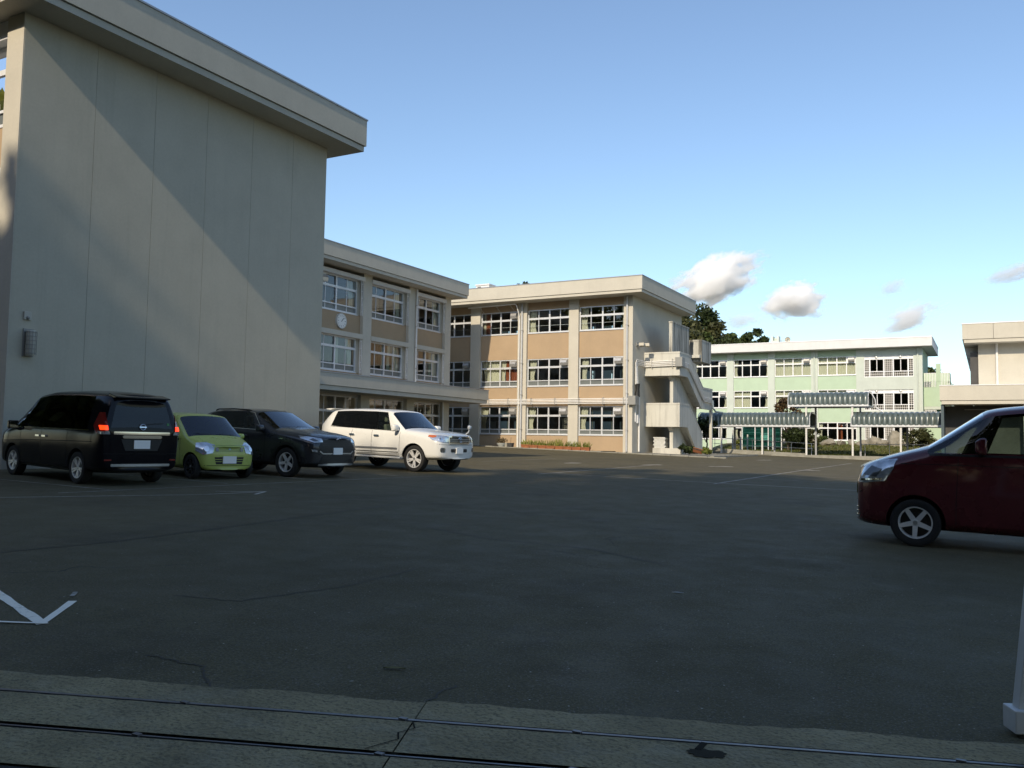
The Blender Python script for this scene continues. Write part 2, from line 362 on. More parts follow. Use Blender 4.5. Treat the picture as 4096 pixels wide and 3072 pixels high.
for y in (37.4, 42.2, 47.0):
    m = MB(); m.box(-42.5, -36.2, y - .08, y + .08, 1.0, 11.35); m.build('partition', INWALL, Cn)
roof_parts(Cn, -44, -32.3, 22.9, 52.4, 11.58, 12.58, CREAM)
pipe(Cn, [FC.p(47.35, .1, 11.5), FC.p(47.35, .1, 5.1)], .06, PIPEW)
pipe(Cn, [FC.p(50.72, .1, 5.1), FC.p(50.72, .1, 1.0)], .06, PIPEW)
for z in (6.2, 7.6, 9.0, 10.4):
    m = MB(); FC.box(m, 47.26, 47.44, 0, .18, z, z + .03); m.build('pipe_clip', STEEL, Cn)
# canopy over the entrance
m = MB(); m.box(-33.3, -31.35, 23.5, 53.8, 4.42, 5.1); m.build('canopy', CREAM, Cn)
m = MB(); m.box(-33.2, -31.42, 23.6, 53.74, 4.16, 4.4); m.build('canopy_strip', CREAM, Cn)
m = MB(); m.box(-33.3, -31.32, 23.48, 53.83, 5.1, 5.15); m.build('canopy_coping', COPING, Cn)
# ground floor behind the canopy
for bi, (a, b) in enumerate(bays + [(32.9, 37.1), (28, 32.4)]):
    zs = (1.55, 3.2, 4.05) if bi < 2 else (.95, 3.15, 4.05)
    m = MB(); FC.box(m, a, b, -.5, -.3, .7, zs[0] - .06); m.build('spandrel', CREAM, Cn)
    m = MB(); FC.box(m, a, b, -.5, -.3, 4.05, 5.0); m.build('transom_wall', CREAM, Cn)
    window(Cn, FC, a, b, zs, -.3, (1, 1, 1, 1), ALU, seed=40 + bi, curt=[(a + .2, a + .8, zs[0], zs[-1])] if bi == 1 else ())
TUBE = mat('fluorescent_tube', (.8, .8, .75), .5, emit=(1, .97, .85, 1.6))
for y in (39.0, 43.8):
    for q in range(3):
        t = MB(); t.box(-37.6 + q * .8, -37.5 + q * .8, y, y + 2.0, 4.62, 4.7); t.build('ceiling_light', TUBE, Cn)

K = thing('wall_clock', 'round white school clock on the tan panel between upper windows', 'clock', (-33.52, 40.0, 8.45))
WHITEC = mat('clock_white', (.74, .74, .71), .4); RIMC = mat('clock_rim', (.55, .54, .5), .4)
m = MB(); m.lathe([(0, .1), (.4, .1), (.4, .12), (.45, .12), (.46, 0)], 32, 'x'); m.build('case', RIMC, K, smooth=True)
m = MB(); m.lathe([(0, .108), (.40, .106)], 32, 'x'); m.build('dial', WHITEC, K)
for k in range(12):
    a = math.pi / 2 - k * math.pi / 6; m = MB(); L_ = .09 if k % 3 == 0 else .06
    c, s_ = math.cos(a), math.sin(a)
    m.add([(.112, (c * r_ - s_ * w_), (s_ * r_ + c * w_)) for r_, w_ in ((.35 - L_, -.016), (.35, -.016), (.35, .016), (.35 - L_, .016))], [(0, 1, 2, 3)]); m.build('hour_mark', BLACK, K)
for ang, ln, wd in ((40, .24, .018), (48, .34, .013)):
    a = math.pi / 2 - R(ang); m = MB(); c, s_ = math.cos(a), math.sin(a)
    m.add([(.116, (c * r_ - s_ * w_), (s_ * r_ + c * w_)) for r_, w_ in ((-.06, -wd), (ln, -wd * .6), (ln, wd * .6), (-.06, wd))], [(0, 1, 2, 3)]); m.build('clock_hand', BLACK, K)

# ================================================================== main classroom block (tan panels, staircase end)
Mn = thing('classroom_block', 'sunlit three storey classroom block with tan panels and an outside staircase at its end', 'building')
FM = Frame((0, 56, 0), (1, 0, 0), (0, -1, 0))
pil = [(-21.97, -21.3), (-26.12, -25.37), (-30.24, -29.5), (-34.29, -33.47), (-38.4, -37.6)]
for a, b in pil:
    m = MB(); FM.box(m, a, b, -.5, 0, .55, 11.66); m.build('pilaster', CREAM, Mn)
bays = [(-25.37, -21.97), (-29.5, -26.12), (-33.47, -30.24), (-37.6, -34.29)]
SIL = ((2.05, 2.40, 3.40, 4.07), (5.53, 5.93, 6.90, 7.52), (9.42, 10.46, 11.11))
for bi, (a, b) in enumerate(bays):
    for z0, z1 in ((.55, 2.0), (4.07, 5.48), (7.52, 9.37), (11.11, 11.66)):
        m = MB(); FM.box(m, a, b, -.5, -.2, z0, z1); m.build('spandrel', BROWN, Mn)
    for lv, zs in enumerate(SIL):
        cu = []; pn = None; c0, c1 = zs[0] + .02, zs[-1] - .02
        if lv < 2: pn = ((2, 3),)
        if lv == 2 and bi == 2: pn = ((1, 3),)
        if (lv, bi) == (1, 2):
            cu = [(a + .05, a + 1.75, c0, c1, (1, .12)), (a + 1.75, a + 2.05, c0, c1, (-1, .3)), (a + 2.0, b - .1, c0, c1, None, CURTR)]
        elif (lv, bi) == (2, 2): cu = [(a + .05, a + .3, c0, c1), (a + .25, a + .72, c0, c1, None, CURTR), (b - .3, b - .05, c0, c1, (1, .3))]
        elif lv == 2: cu = [(a + .05, a + .6, c0, c1, (-1, .25)), (b - .32, b - .03, c0, c1, (1, .3))]
        elif lv == 1: cu = [(a + .1, a + .62, c0, c1, (-1, .4)), (b - .3, b - .03, c0, c1, (1, .3))]
        else: cu = [(a + .05, a + .6, c0, c1, (-1, .45)), (b - .14, b - .03, c0, c1, (1, .2))]
        if bi == 3: cu = []
        window(Mn, FM, a, b, zs, -.22, (1, 1.05, 1, .95), ALU, panel=pn, low=(FROST if lv < 2 else None), curt=cu, seed=100 + bi * 3 + lv)
        m = MB(); FM.box(m, a + .08, b - .08, -.36, -.34, zs[0] + .52 - (.2 if lv < 2 else 0), zs[0] + .545 - (.2 if lv < 2 else 0)); m.build('guard_rail', ALU, Mn)
# end wall, floors, rear wall with daylight windows
m = MB(); m.box(-21.6, -21.3, 56.5, 66.8, .3, 11.66); m.build('end_wall', CREAM, Mn)
m = MB()
for z0, z1 in ((.55, 2.1), (4.2, 5.7), (7.6, 9.4), (11.2, 11.66)): m.box(-40, -21.62, 66.5, 66.8, z0, z1)
for x in (-21.9, -25.9, -30, -34, -38): m.box(x - .35, x + .27, 66.52, 66.78, .55, 11.66)
m.build('rear_wall', INWALL, Mn)
for z0, z1 in ((2.1, 4.2), (5.7, 7.6), (9.4, 11.2)):
    for a, b in zip((-38, -34, -30, -25.9), (-34, -30, -25.9, -21.9)):
        for q in range(4):
            m = MB(); u0 = a + .3 + (b - a - .7) * q / 4; u1 = a + .3 + (b - a - .7) * (q + 1) / 4; m.add([(u0 + .03, 66.66, z0), (u1 - .03, 66.66, z0), (u1 - .03, 66.66, z1), (u0 + .03, 66.66, z1)], [(0, 1, 2, 3)]); m.build('rear_pane', RPANE, Mn)
for z in (1.0, 5.05, 8.8, 11.6):
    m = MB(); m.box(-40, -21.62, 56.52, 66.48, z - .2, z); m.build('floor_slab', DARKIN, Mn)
for x in (-29.9, -38):
    m = MB(); m.box(x - .08, x + .08, 56.6, 66.45, 1, 11.4); m.build('partition', INWALL, Mn)
for z in (1.0, 5.05, 8.8):
    m = MB()
    m.box(-40, -21.65, 63.9, 64.0, z, z + .9); m.box(-40, -21.65, 63.9, 64.0, z + 2.2, z + 2.5)
    for x in (-22.5, -23.6, -25.6, -27.2, -29, -31, -33, -35): m.box(x - .25, x + .25, 63.91, 63.99, z + .9, z + 2.2)
    m.build('corridor_screen', DARKIN, Mn)
m = MB(); m.box(-40.2, -39.9, 56, 66.8, .3, 11.66); m.build('end_wall', CREAM, Mn)
roof_parts(Mn, -42, -20.2, 54.8, 67.0, 11.66, 12.76, CREAM)
# downpipes
for x in (-21.68, -29.85):
    pipe(Mn, [FM.p(x, .1, 11.6), FM.p(x, .1, .95)], .07, PIPEG)
    for z in (2.4, 4.9, 7.2, 9.6):
        m = MB(); FM.box(m, x - .1, x + .1, 0, .18, z, z + .03); m.build('pipe_clip', STEEL, Mn)
pipe(Mn, [FM.p(-34.2, .55, 11.45), FM.p(-30.2, .55, 11.52), FM.p(-30.1, .5, 11.4), FM.p(-30.06, .14, 10.7), FM.p(-30.06, .1, 10.4), FM.p(-30.06, .1, .95)], .05, PIPEW)
for x in (-33.2, -31.8, -30.6):
    m = MB(); m.tube([FM.p(x, .55, 11.45), FM.p(x, -.1, 11.1)], .02, 5); m.build('pipe_bracket', STEEL, Mn)
V = thing('roof_vent', 'white box vent on the far end of the classroom block roof', 'roof vent', (-35.4, 60, 12.7))
m = MB(); m.box(-.6, .6, -.5, .5, 0, 1.25); m.box(-.66, .66, -.56, .56, 1.25, 1.35); m.build('housing', WHITEP, V)
m = MB(); m.box(-.45, -.15, -.53, -.5, .75, 1.15); m.build('opening', DARKIN, V)

# conduit bundles
Cb = thing('conduit_bundle', 'bundle of white pipes along the classroom wall below the middle windows', 'pipes')
for k in range(4):
    m = MB(); m.tube([FM.p(-33.3, .12, 4.25 + k * .105), FM.p(-21.4, .12, 4.25 + k * .105)], .034, 8); m.build('pipe', PIPEW, Cb, smooth=True)
for x in (-32.5, -30.9, -29.0, -27.1, -25.2, -23.4, -21.9):
    m = MB(); FM.box(m, x - .02, x + .02, 0, .18, 4.16, 4.66); m.build('clamp', STEEL, Cb)
m = MB(); m.box(-21.52, -20.98, 55.72, 56.4, 4.12, 4.74); m.build('junction_box', BOXG, Cb, bevel=.02)
FE = Frame((-21.3, 0, 0), (0, 1, 0), (1, 0, 0))
m = MB(); m.tube([(-21.15, 56.5, 4.7), (-21.12, 56.52, 5.2), (-21.12, 56.5, 5.6)], [.2, .13, .17], 10); m.build('cable_sleeve', BLACK, Cb, smooth=True)
for k in range(4):
    o = k * .11; y0 = 56.5 + .0
    m = MB(); m.tube([(-21.2 + .06 * (k % 2), y0 - .13 + o * .8, 5.55), (-21.2, y0 - .13 + o * .8, 7.05 - o), (-21.2, y0 + .02 + o * .8, 7.22 - o), (-21.2, y0 + .2 + o * .6, 7.26 - o), (-21.2, 58.1, 7.26 - o), (-21.2 + .05, 58.18, 7.25 - o), (-18.9, 58.2, 7.28 - o)], .036, 8); m.build('pipe', PIPEW, Cb, smooth=True)
for x in (-20.7, -19.2):
    m = MB(); m.box(x - .02, x + .02, 58.14, 58.3, 6.8, 7.42); m.build('clamp', STEEL, Cb)
m = MB(); m.box(-18.95, -18.45, 58.0, 58.62, 6.85, 7.5); m.build('junction_box', BOXG, Cb, bevel=.02)
for k in range(4):
    o = k * .1
    m = MB(); m.tube([(-18.62, 58.6, 7.2 - o), (-18.62, 60.0, 7.2 - o), (-18.62, 60.45, 7.0 - o), (-18.62, 63.8, 5.05 - o), (-18.62, 65.6, 5.0 - o), (-18.65, 65.9, 4.95 - o), (-18.7, 66.1, 4.7 - o)], .033, 8); m.build('pipe', PIPEW, Cb, smooth=True)
m = MB(); m.tube([(-18.6, 66.2, 4.9), (-18.6, 66.2, 4.3), (-18.5, 66.6, 4.05), (-18.2, 67.5, 4.0)], .07, 8); m.build('elbow_pipe', mat('pipe_bluegrey', (.2, .26, .29), .5), Cb, smooth=True)
m = MB(); m.tube([FE.p(57.1, .08, .95), FE.p(57.1, .08, 4.7), FE.p(57.0, .06, 4.85)], .06, 8); m.build('earth_pipe', PIPEW, Cb, smooth=True)
m = MB(); FE.box(m, 56.75, 56.95, 0, .12, 2.9, 3.5); FE.box(m, 56.5, 56.56, 0, .06, 3.0, 4.2); m.build('meter_box', ALUW, Cb)
SL = thing('security_floodlight', 'pair of floodlights on a bracket at the corner of the classroom block end wall', 'floodlight', (-21.3, 56.75, 8.35))
m = MB(); m.box(0, .05, -.1, .1, -.12, .12); m.tube([(0, 0, 0), (.45, .1, -.02)], .03, 6); m.build('bracket', BOXG, SL)
for k, (x, y) in enumerate(((.3, .15), (.55, .55))):
    m = MB(); m.prism([(y - .16, -.1), (y + .16, -.16), (y + .18, .02), (y - .14, .1)], x - .12, x + .22); m.build('floodlight_head', CREAM, SL)
    m = MB(); m.box(x + .22, x + .235, y - .12, y + .14, -.12, .0); m.build('lamp_glass', BOXG, SL)

# ================================================================== outside staircase
Sc = thing('outside_staircase', 'concrete outside staircase with stained parapets on the end of the classroom block', 'staircase')
def slabpoly(name, x0, x1, poly, material=STAIR):
    m = MB(); m.prism(poly, x0, x1, 'x'); return m.build(name, material, Sc)
for z0, z1, nm in ((2.7, 4.36, 'low'), (6.26, 7.92, 'up')):
    m = MB(); m.box(-21.3, -18.72, 58.31, 58.47, z0, z1 - .12); m.build('landing_parapet', STAIR, Sc)
    m = MB(); m.box(-21.3, -18.70, 58.29, 58.49, z1 - .12, z1); m.build('parapet_cap', STAIR, Sc)
    m = MB(); m.box(-21.29, -18.9, 58.48, 60.4, z0 + .02, z0 + .25); m.build('landing', STAIR, Sc)
slabpoly('stair_parapet', -18.88, -18.72, [(58.475, 2.7), (60.1, 2.7), (62.4, .95), (63.8, .95), (63.8, 2.15), (60.4, 4.24), (58.475, 4.24)])
slabpoly('parapet_cap', -18.90, -18.70, [(58.495, 4.24), (60.4, 4.24), (63.8, 2.15), (63.8, 2.28), (60.42, 4.36), (58.495, 4.36)])
slabpoly('stair_parapet', -18.88, -18.72, [(58.475, 6.26), (60.15, 6.26), (63.52, 4.16), (66.45, 4.16), (66.45, 5.66), (63.9, 5.66), (60.37, 7.8), (58.475, 7.8)])
slabpoly('parapet_cap', -18.90, -18.70, [(58.495, 7.8), (60.37, 7.8), (63.9, 5.66), (66.45, 5.66), (66.45, 5.79), (63.92, 5.79), (60.4, 7.92), (58.495, 7.92)])
# flights (outer flight down from each half landing, inner flight up to each floor)
for (ya, za, yb, zb, x0, x1) in ((60.4, 2.95, 63.5, 1.0, -19.36, -18.9), (60.4, 6.5, 63.6, 4.6, -19.36, -18.9), (60.4, 2.95, 63.6, 4.6, -21.28, -19.64), (60.4, 6.5, 63.6, 8.2, -21.28, -19.64)):
    slabpoly('flight', x0, x1, [(ya, za - .28), (yb, zb - .28), (yb, zb), (ya, za)])
    n = 10; m = MB()
    for k in range(n):
        t = (k + .5) / n; y = ya + (yb - ya) * t; z = max(za, zb) - abs(zb - za) * (t if zb < za else 1 - t)
        m.box(x0 + .01, x1 - .01, y - .15, y + .15, z - .1, z + .09)
    m.build('steps', STAIR, Sc)
for z in (4.6, 8.2):
    m = MB(); m.box(-21.29, -18.9, 63.6, 66.44, z - .22, z); m.build('floor_landing', STAIR, Sc)
# spine wall and its tall stained top, third floor box
m = MB(); m.box(-19.62, -19.38, 58.9, 64.5, .6, 7.6); m.build('spine_wall', STAIR, Sc)
m = MB(); m.box(-19.62, -19.38, 58.7, 62.6, 7.6, 10.02); m.build('spine_wall', STAIN, Sc)
m = MB(); m.box(-19.65, -19.35, 58.67, 62.63, 10.02, 10.12); m.build('parapet_cap', STAIN, Sc)
m = MB(); m.box(-20.0, -18.84, 64.0, 64.16, 7.72, 9.26); m.box(-18.99, -18.84, 64.16, 66.5, 7.72, 9.26); m.box(-21.3, -18.99, 66.35, 66.5, 7.72, 9.26); m.build('landing_parapet', STAIN, Sc)
m = MB(); m.box(-20.02, -18.82, 63.98, 64.18, 9.26, 9.38); m.box(-19.01, -18.82, 64.18, 66.52, 9.26, 9.38); m.build('parapet_cap', STAIN, Sc)
m = MB(); m.box(-20.0, -18.99, 64.16, 66.34, 7.74, 7.9); m.build('landing', STAIR, Sc)
for z in (2.72, 6.28):
    m = MB(); m.prism([(58.5, z), (58.9, z - .3), (60.0, z - .3), (60.3, z)], -19.66, -19.34); m.build('corbel', STAIR, Sc)
m = MB(); m.box(-20.7, -18.7, 58.45, 60.5, .5, 1.22); m.build('plinth', STAIR, Sc)
m = MB(); m.box(-18.9, -18.7, 66.2, 66.45, .6, 4.2); m.build('column', STAIR, Sc)

# ================================================================== mint green block
Gb = thing('green_block', 'long white and mint green three storey school block in the background', 'building')
FG = Frame((0, 93, 0), (1, 0, 0), (0, -1, 0))
pil = [(-29.0, -28.3), (-24.62, -23.92), (-20.3, -19.6), (-15.95, -15.3)]
for a, b in pil:
    m = MB(); FG.box(m, a, b, -.4, 0, 1.2, 11.36); m.build('pilaster', WHITEG, Gb)
m = MB()
xs = [-11.62, -10.87, -6.38, -5.58]
FG.box(m, -11.62, -10.87, -.4, 0, 1.2, 11.36); FG.box(m, -6.38, -5.58, -.4, 0, 1.2, 11.36)
ZG = ((2.15, 4.0), (5.4, 7.45), (8.42, 10.55))
for z0, z1 in ((1.2, 1.75), (4.0, 5.15), (7.2, 8.45), (10.58, 11.36)): FG.box(m, -10.87, -6.38, -.39, -.003, z0, z1)
m.build('stair_wall', WHITEG, Gb)
bays = [(-28.3, -24.62), (-23.92, -20.3), (-19.6, -15.95), (-15.3, -11.62)]
ZW = ((2.15, 3.38, 3.96), (5.47, 6.68, 7.28), (8.74, 10.0, 10.62))
for bi, (a, b) in enumerate(bays):
    for z0, z1 in ((1.2, 2.1), (3.96, 5.42), (7.28, 8.69), (10.62, 11.36)):
        m = MB(); FG.box(m, a, b, -.4, -.15, z0, z1); m.build('spandrel', GREENP, Gb)
    for lv, zs in enumerate(ZW):
        cu = []; c0, c1 = zs[0] + .03, zs[-1] - .03
        if bi >= 2 and lv >= 1: cu = [(a + .05, b - .05, c0, c1)]
        elif lv == 1: cu = [(a + .05, a + 1.8, c0, c1), (b - .5, b - .05, c0, c1, (1, .4))]
        else: cu = [(a + .05, a + .45, c0, c1, (-1, .4)), (b - .3, b - .05, c0, c1, (1, .4))]
        if bi == 3 and lv == 0: cu = [(a + .1, a + .4, c0, c1, (-1, .3)), (a + 1.75, a + 1.95, c0, c1, None, CURTR), (a + 2.1, a + 2.3, c0, c1, None, CURTR)]
        window(Gb, FG, a, b, zs, -.15, (1, 1, 1, 1), ALUW, panel=((1, 3),) if lv else None, curt=cu, seed=200 + bi * 3 + lv, mull=.09)
# lattice windows of the stair end
LAT = mat('lattice_grey', (.52, .5, .47), .8)
for lv, (z0, z1) in enumerate(ZG if False else ((1.75, 4.0), (5.15, 7.2), (8.45, 10.58))):
    w = MB()
    u = [-10.87, -10.35, -9.05, -8.2, -6.85, -6.38]
    for x in u: FG.box(w, x - .06, x + .06, -.3, -.06, z0, z1)
    for z in (z0, z0 + .52, z1 - .38, z1 - .06): FG.box(w, u[0], u[-1], -.3, -.07, z, z + .08)
    FG.box(w, u[0], u[-1], -.28, -.1, z1 - .34, z1)
    ww = w.build('window', ALUW, Gb)
    for (a, b, c, d) in ((u[0], u[1], z0 + .6, z1 - .4), (u[2], u[3], z0 + .6, z1 - .4), (u[4], u[5], z0 + .6, z1 - .4), (u[0], u[1], z0 + .08, z0 + .52), (u[1], u[2], z0 + .08, z0 + .52), (u[2], u[3], z0 + .08, z0 + .52), (u[3], u[4], z0 + .08, z0 + .52), (u[4], u[5], z0 + .08, z0 + .52)):
        m = MB(); nx = max(2, int((b - a) / .17)); nz = max(2, int((d - c) / .17))
        for k in range(1, nx): x = a + (b - a) * k / nx; FG.box(m, x - .028, x + .028, -.2, -.12, c, d)
        for k in range(1, nz): z = c + (d - c) * k / nz; FG.box(m, a, b, -.2, -.125, z - .028, z + .028)
        m.build('lattice', LAT, ww)
    for (a, b) in ((u[1], u[2]), (u[3], u[4])):
        for q in range(2):
            x0 = a + (b - a) * q / 2; x1 = a + (b - a) * (q + 1) / 2; m = MB()
            m.add([FG.p(x0, -.2, z0 + .6), FG.p(x1, -.2, z0 + .6), FG.p(x1, -.2, z1 - .4), FG.p(x0, -.2, z1 - .4)], [(0, 1, 2, 3)]); m.build('pane', GLASS, ww)
            m = MB(); FG.box(m, x1 - .03, x1 + .03, -.22, -.15, z0 + .6, z1 - .4); m.build('mullion', ALUW, ww)
    for x in (-9.75, -7.55):
        m = MB(); m.lathe([(0, .08), (.1, .06), (.13, 0)], 12, 'y', (0, 0, 0)); o = m.build('round_vent', STEEL, ww, smooth=True); o.location = FG.p(x, -.08, z1 - .17); o.rotation_euler = (0, 0, math.pi)
m = MB(); m.box(-29, -5.6, 101.6, 102, 1.2, 11.36); m.build('rear_wall', INWALL, Gb)
m = MB(); m.box(-5.9, -5.6, 93.42, 102, 1.2, 11.36); m.build('end_wall', GREENP, Gb)
m = MB(); m.box(-29, -28.7, 93.42, 102, 1.2, 11.36); m.build('end_wall', WHITEG, Gb)
for z in (1.5, 5.0, 8.2, 11.3):
    m = MB(); m.box(-28.6, -5.95, 93.45, 101.5, z - .2, z); m.build('floor_slab', DARKIN, Gb)
m = MB(); m.box(-30, -4.65, 91.8, 103, 11.3, 12.12); m.build('fascia', WHITEP, Gb)
m = MB(); m.box(-30.03, -4.62, 91.77, 103.03, 12.12, 12.2); m.build('coping', ALUW, Gb)
for x in (-15.62, -6.0):
    pipe(Gb, [FG.p(x, .1, 11.3), FG.p(x, .1, 1.4)], .07, WHITEG)
# balcony tower beside it
for z0, z1 in ((1.6, 2.4), (2.4, 4.5), (5.6, 7.5), (8.05, 8.9)):
    m = MB(); m.box(-5.6, -3.3, 95.0, 95.2, z0, z1); m.build('balcony_parapet', WHITEG if z1 < 2.5 else GREENP, Gb)
m = MB(); m.box(-5.6, -4.0, 95.01, 95.19, 5.3, 5.6); m.build('balcony_slab', WHITEG, Gb)
m = MB(); m.box(-4.5, -4.1, 95.02, 95.22, 7.5, 9.8); m.build('balcony_post', GREENP, Gb)
m = MB(); m.box(-5.6, -3.3, 97.5, 97.7, 1.6, 8.6); m.build('stair_core', GREENP, Gb)
m = MB(); m.box(-3.5, -3.3, 95.2, 97.5, 1.6, 8.9); m.build('balcony_side', GREENP, Gb)
for z0, z1 in ((4.5, 5.25), (7.5, 8.9)):
    for a, b in ((-5.55, -4.55), (-4.08, -3.35)):
        m = MB(); m.box(a, b, 94.98, 95.02, z1 - .05, z1)
        k = a
        while k < b: m.box(k, k + .05, 94.97, 95.0, z0, z1); k += .14
        m.build('railing', ALUW, Gb)
V = thing('roof_vent', 'white open topped vent box on the mint green block roof', 'roof vent', (-20.1, 96, 12.2))
m = MB(); m.box(-.4, .4, -.4, .4, 0, .6); m.box(-.4, -.2, -.4, .4, .6, 1.1); m.box(.2, .4, -.4, .4, .6, 1.1); m.box(-.2, .2, .2, .4, .6, .95); m.build('housing', WHITEG, V)
V = thing('loudspeaker', 'horn loudspeaker on a stand on the mint green block roof', 'loudspeaker', (-18.9, 96, 12.2))
m = MB(); m.tube([(0, 0, 0), (0, 0, .75)], .03, 6); m.tube([(-.6, 0, .1), (-.6, 0, .7)], .03, 6); m.tube([(-.9, 0, .6), (.1, 0, .6)], .03, 6); m.build('stand', STEEL, V)
m = MB(); m.lathe([(.05, .5), (.09, .25), (.2, .05), (.3, -.05), (.27, -.02), (.07, .2)], 16, 'y', (.05, 0, .7)); m.build('horn', mat('horn_cream', (.55, .5, .4), .5), V, smooth=True)

# ================================================================== gymnasium at the right
Gy = thing('gymnasium', 'cream gymnasium with a deep flat eave, at the right edge behind the red van', 'building')
x0 = -1.55
m = MB(); m.box(-1.55, .35, 68.0, 96, 9.1, 10.15); m.build('fascia_panel', CREAM, Gy)
m = MB(); m.box(.37, 4.2, 68.0, 96, 9.1, 10.15); m.build('fascia_panel', CREAM, Gy)
m = MB(); m.box(4.22, 24, 68.0, 96, 9.1, 10.15); m.build('fascia_panel', CREAM, Gy)
m = MB(); m.box(-1.45, 24, 68.06, 95.9, 8.85, 9.08); m.build('drip_strip', CREAM, Gy)
m = MB(); m.box(-1.58, 24.03, 67.97, 96.03, 10.15, 10.21); m.build('coping', ALUW, Gy)
m = MB(); m.box(-.6, 24, 69.2, 95, .0, 8.9); m.build('wall', CREAM, Gy)
for k in range(8):
    m = MB(); m.box(-1.4, -.62, 71 + k * 3, 71.15 + k * 3, 8.3, 8.84); m.build('eave_rib', CREAM, Gy)
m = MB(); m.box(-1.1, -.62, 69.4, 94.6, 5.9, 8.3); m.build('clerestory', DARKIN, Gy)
pipe(Gy, [(.55, 69.1, 8.9), (.55, 69.1, 5.9)], .08, PIPEW)
m = MB(); m.box(-2.95, 3.05, 66.5, 69.18, 4.78, 5.78); m.build('canopy_panel', CREAM, Gy)
m = MB(); m.box(3.07, 24, 66.5, 69.18, 4.78, 5.78); m.build('canopy_panel', CREAM, Gy)
m = MB(); m.box(-2.85, 24, 66.56, 69.1, 4.52, 4.76); m.build('canopy_strip', CREAM, Gy)
m = MB(); m.box(-2.98, 24, 66.47, 69.15, 5.78, 5.83); m.build('canopy_coping', ALUW, Gy)
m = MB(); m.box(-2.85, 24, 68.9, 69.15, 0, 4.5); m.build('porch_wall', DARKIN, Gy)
m = MB(); m.box(-2.9, -2.72, 66.7, 69.0, 0, 4.5); m.build('porch_side', mat('dark_teal', (.05, .08, .09), .6), Gy)
for x in (2, 8, 14):
    m = MB(); m.box(x, x + .5, 66.8, 67.3, 0, 4.5); m.build('porch_column', CREAM, Gy)
m = MB(); m.box(-1.5, 10, 68.7, 68.85, 4.2, 4.26); m.build('ceiling_duct', BOXG, Gy)
# ================================================================== ground
def asphalt_mat():
    m = bpy.data.materials.new('asphalt'); m.use_nodes = True
    n = m.node_tree.nodes; l = m.node_tree.links; b = n['Principled BSDF']; b.inputs['Specular IOR Level'].default_value = .3
    g = n.new('ShaderNodeNewGeometry'); pos = g.outputs['Position']
    def noise(scale, det=6, rough=.6, st=None, w=0):
        src = pos
        if st: mp = n.new('ShaderNodeMapping'); mp.inputs['Scale'].default_value = st; l.new(pos, mp.inputs[0]); src = mp.outputs[0]
        t = n.new('ShaderNodeTexNoise'); t.inputs['Scale'].default_value = scale; t.inputs['Detail'].default_value = det; t.inputs['Roughness'].default_value = rough
        l.new(src, t.inputs[0]); return t.outputs[0]
    def mr(src, a, c, lo=0, hi=1):
        r = n.new('ShaderNodeMapRange'); r.inputs[1].default_value = a; r.inputs[2].default_value = c; r.inputs[3].default_value = lo; r.inputs[4].default_value = hi; l.new(src, r.inputs[0]); return r.outputs[0]
    def mix(a, bb, f, mode='MIX'):
        x = n.new('ShaderNodeMix'); x.data_type = 'RGBA'; x.blend_type = mode
        for s_, v in (('A', a), ('B', bb)):
            if isinstance(v, tuple): x.inputs[s_].default_value = v
            else: l.new(v, x.inputs[s_])
        if isinstance(f, float): x.inputs['Factor'].default_value = f
        else: l.new(f, x.inputs['Factor'])
        return x.outputs['Result']
    c = mix((.080, .065, .031, 1), (.122, .100, .050, 1), mr(noise(.22, 8, .7), .34, .66))
    c = mix(c, (.152, .126, .070, 1), mr(noise(.9, 8, .75, (1, .35, 1)), .56, .8, 0, .6))
    c = mix(c, (.045, .037, .020, 1), mr(noise(.5, 7, .7), .54, .70, 0, .7))
    c = mix(c, (.052, .043, .023, 1), mr(noise(58, 3, .6), .44, .60, 0, .75))        # aggregate
    c = mix(c, (.17, .165, .15, 1), mr(noise(80, 2, .5), .60, .68, 0, .7))
    v = n.new('ShaderNodeTexVoronoi'); v.inputs['Scale'].default_value = 7.5; l.new(pos, v.inputs['Vector'])       # bright grit
    c = mix(c, (.45, .43, .38, 1), mr(v.outputs['Distance'], .055, .03, 0, .85))
    v3 = n.new('ShaderNodeTexVoronoi'); v3.inputs['Scale'].default_value = 17; l.new(pos, v3.inputs['Vector'])
    c = mix(c, (.32, .31, .28, 1), mr(v3.outputs['Distance'], .07, .03, 0, .55))
    v2 = n.new('ShaderNodeTexVoronoi'); v2.feature = 'DISTANCE_TO_EDGE'; v2.inputs['Scale'].default_value = .16            # long cracks
    dn = n.new('ShaderNodeTexNoise'); dn.inputs['Scale'].default_value = 1.1; dn.inputs['Detail'].default_value = 6; l.new(pos, dn.inputs[0])
    vm = n.new('ShaderNodeVectorMath'); vm.operation = 'MULTIPLY_ADD'; vm.inputs[1].default_value = (1.3, 1.3, 0); l.new(dn.outputs['Color'], vm.inputs[0]); l.new(pos, vm.inputs[2]); l.new(vm.outputs[0], v2.inputs['Vector'])
    ck = mr(v2.outputs['Distance'], .0026, .0010, 0, .8)
    br = mr(noise(.35, 4), .56, .66, 0, .8); mu = n.new('ShaderNodeMath'); mu.operation = 'MULTIPLY'; l.new(ck, mu.inputs[0]); l.new(br, mu.inputs[1])
    c = mix(c, (.012, .012, .011, 1), mu.outputs[0])
    l.new(c, b.inputs['Base Color']); l.new(mr(noise(2.2, 5), .3, .7, .72, .95), b.inputs['Roughness'])
    bp = n.new('ShaderNodeBump'); bp.inputs['Strength'].default_value = .6; bp.inputs['Distance'].default_value = .008; l.new(noise(70, 3), bp.inputs['Height']); l.new(bp.outputs[0], b.inputs['Normal'])
    return m
ASPH = asphalt_mat()
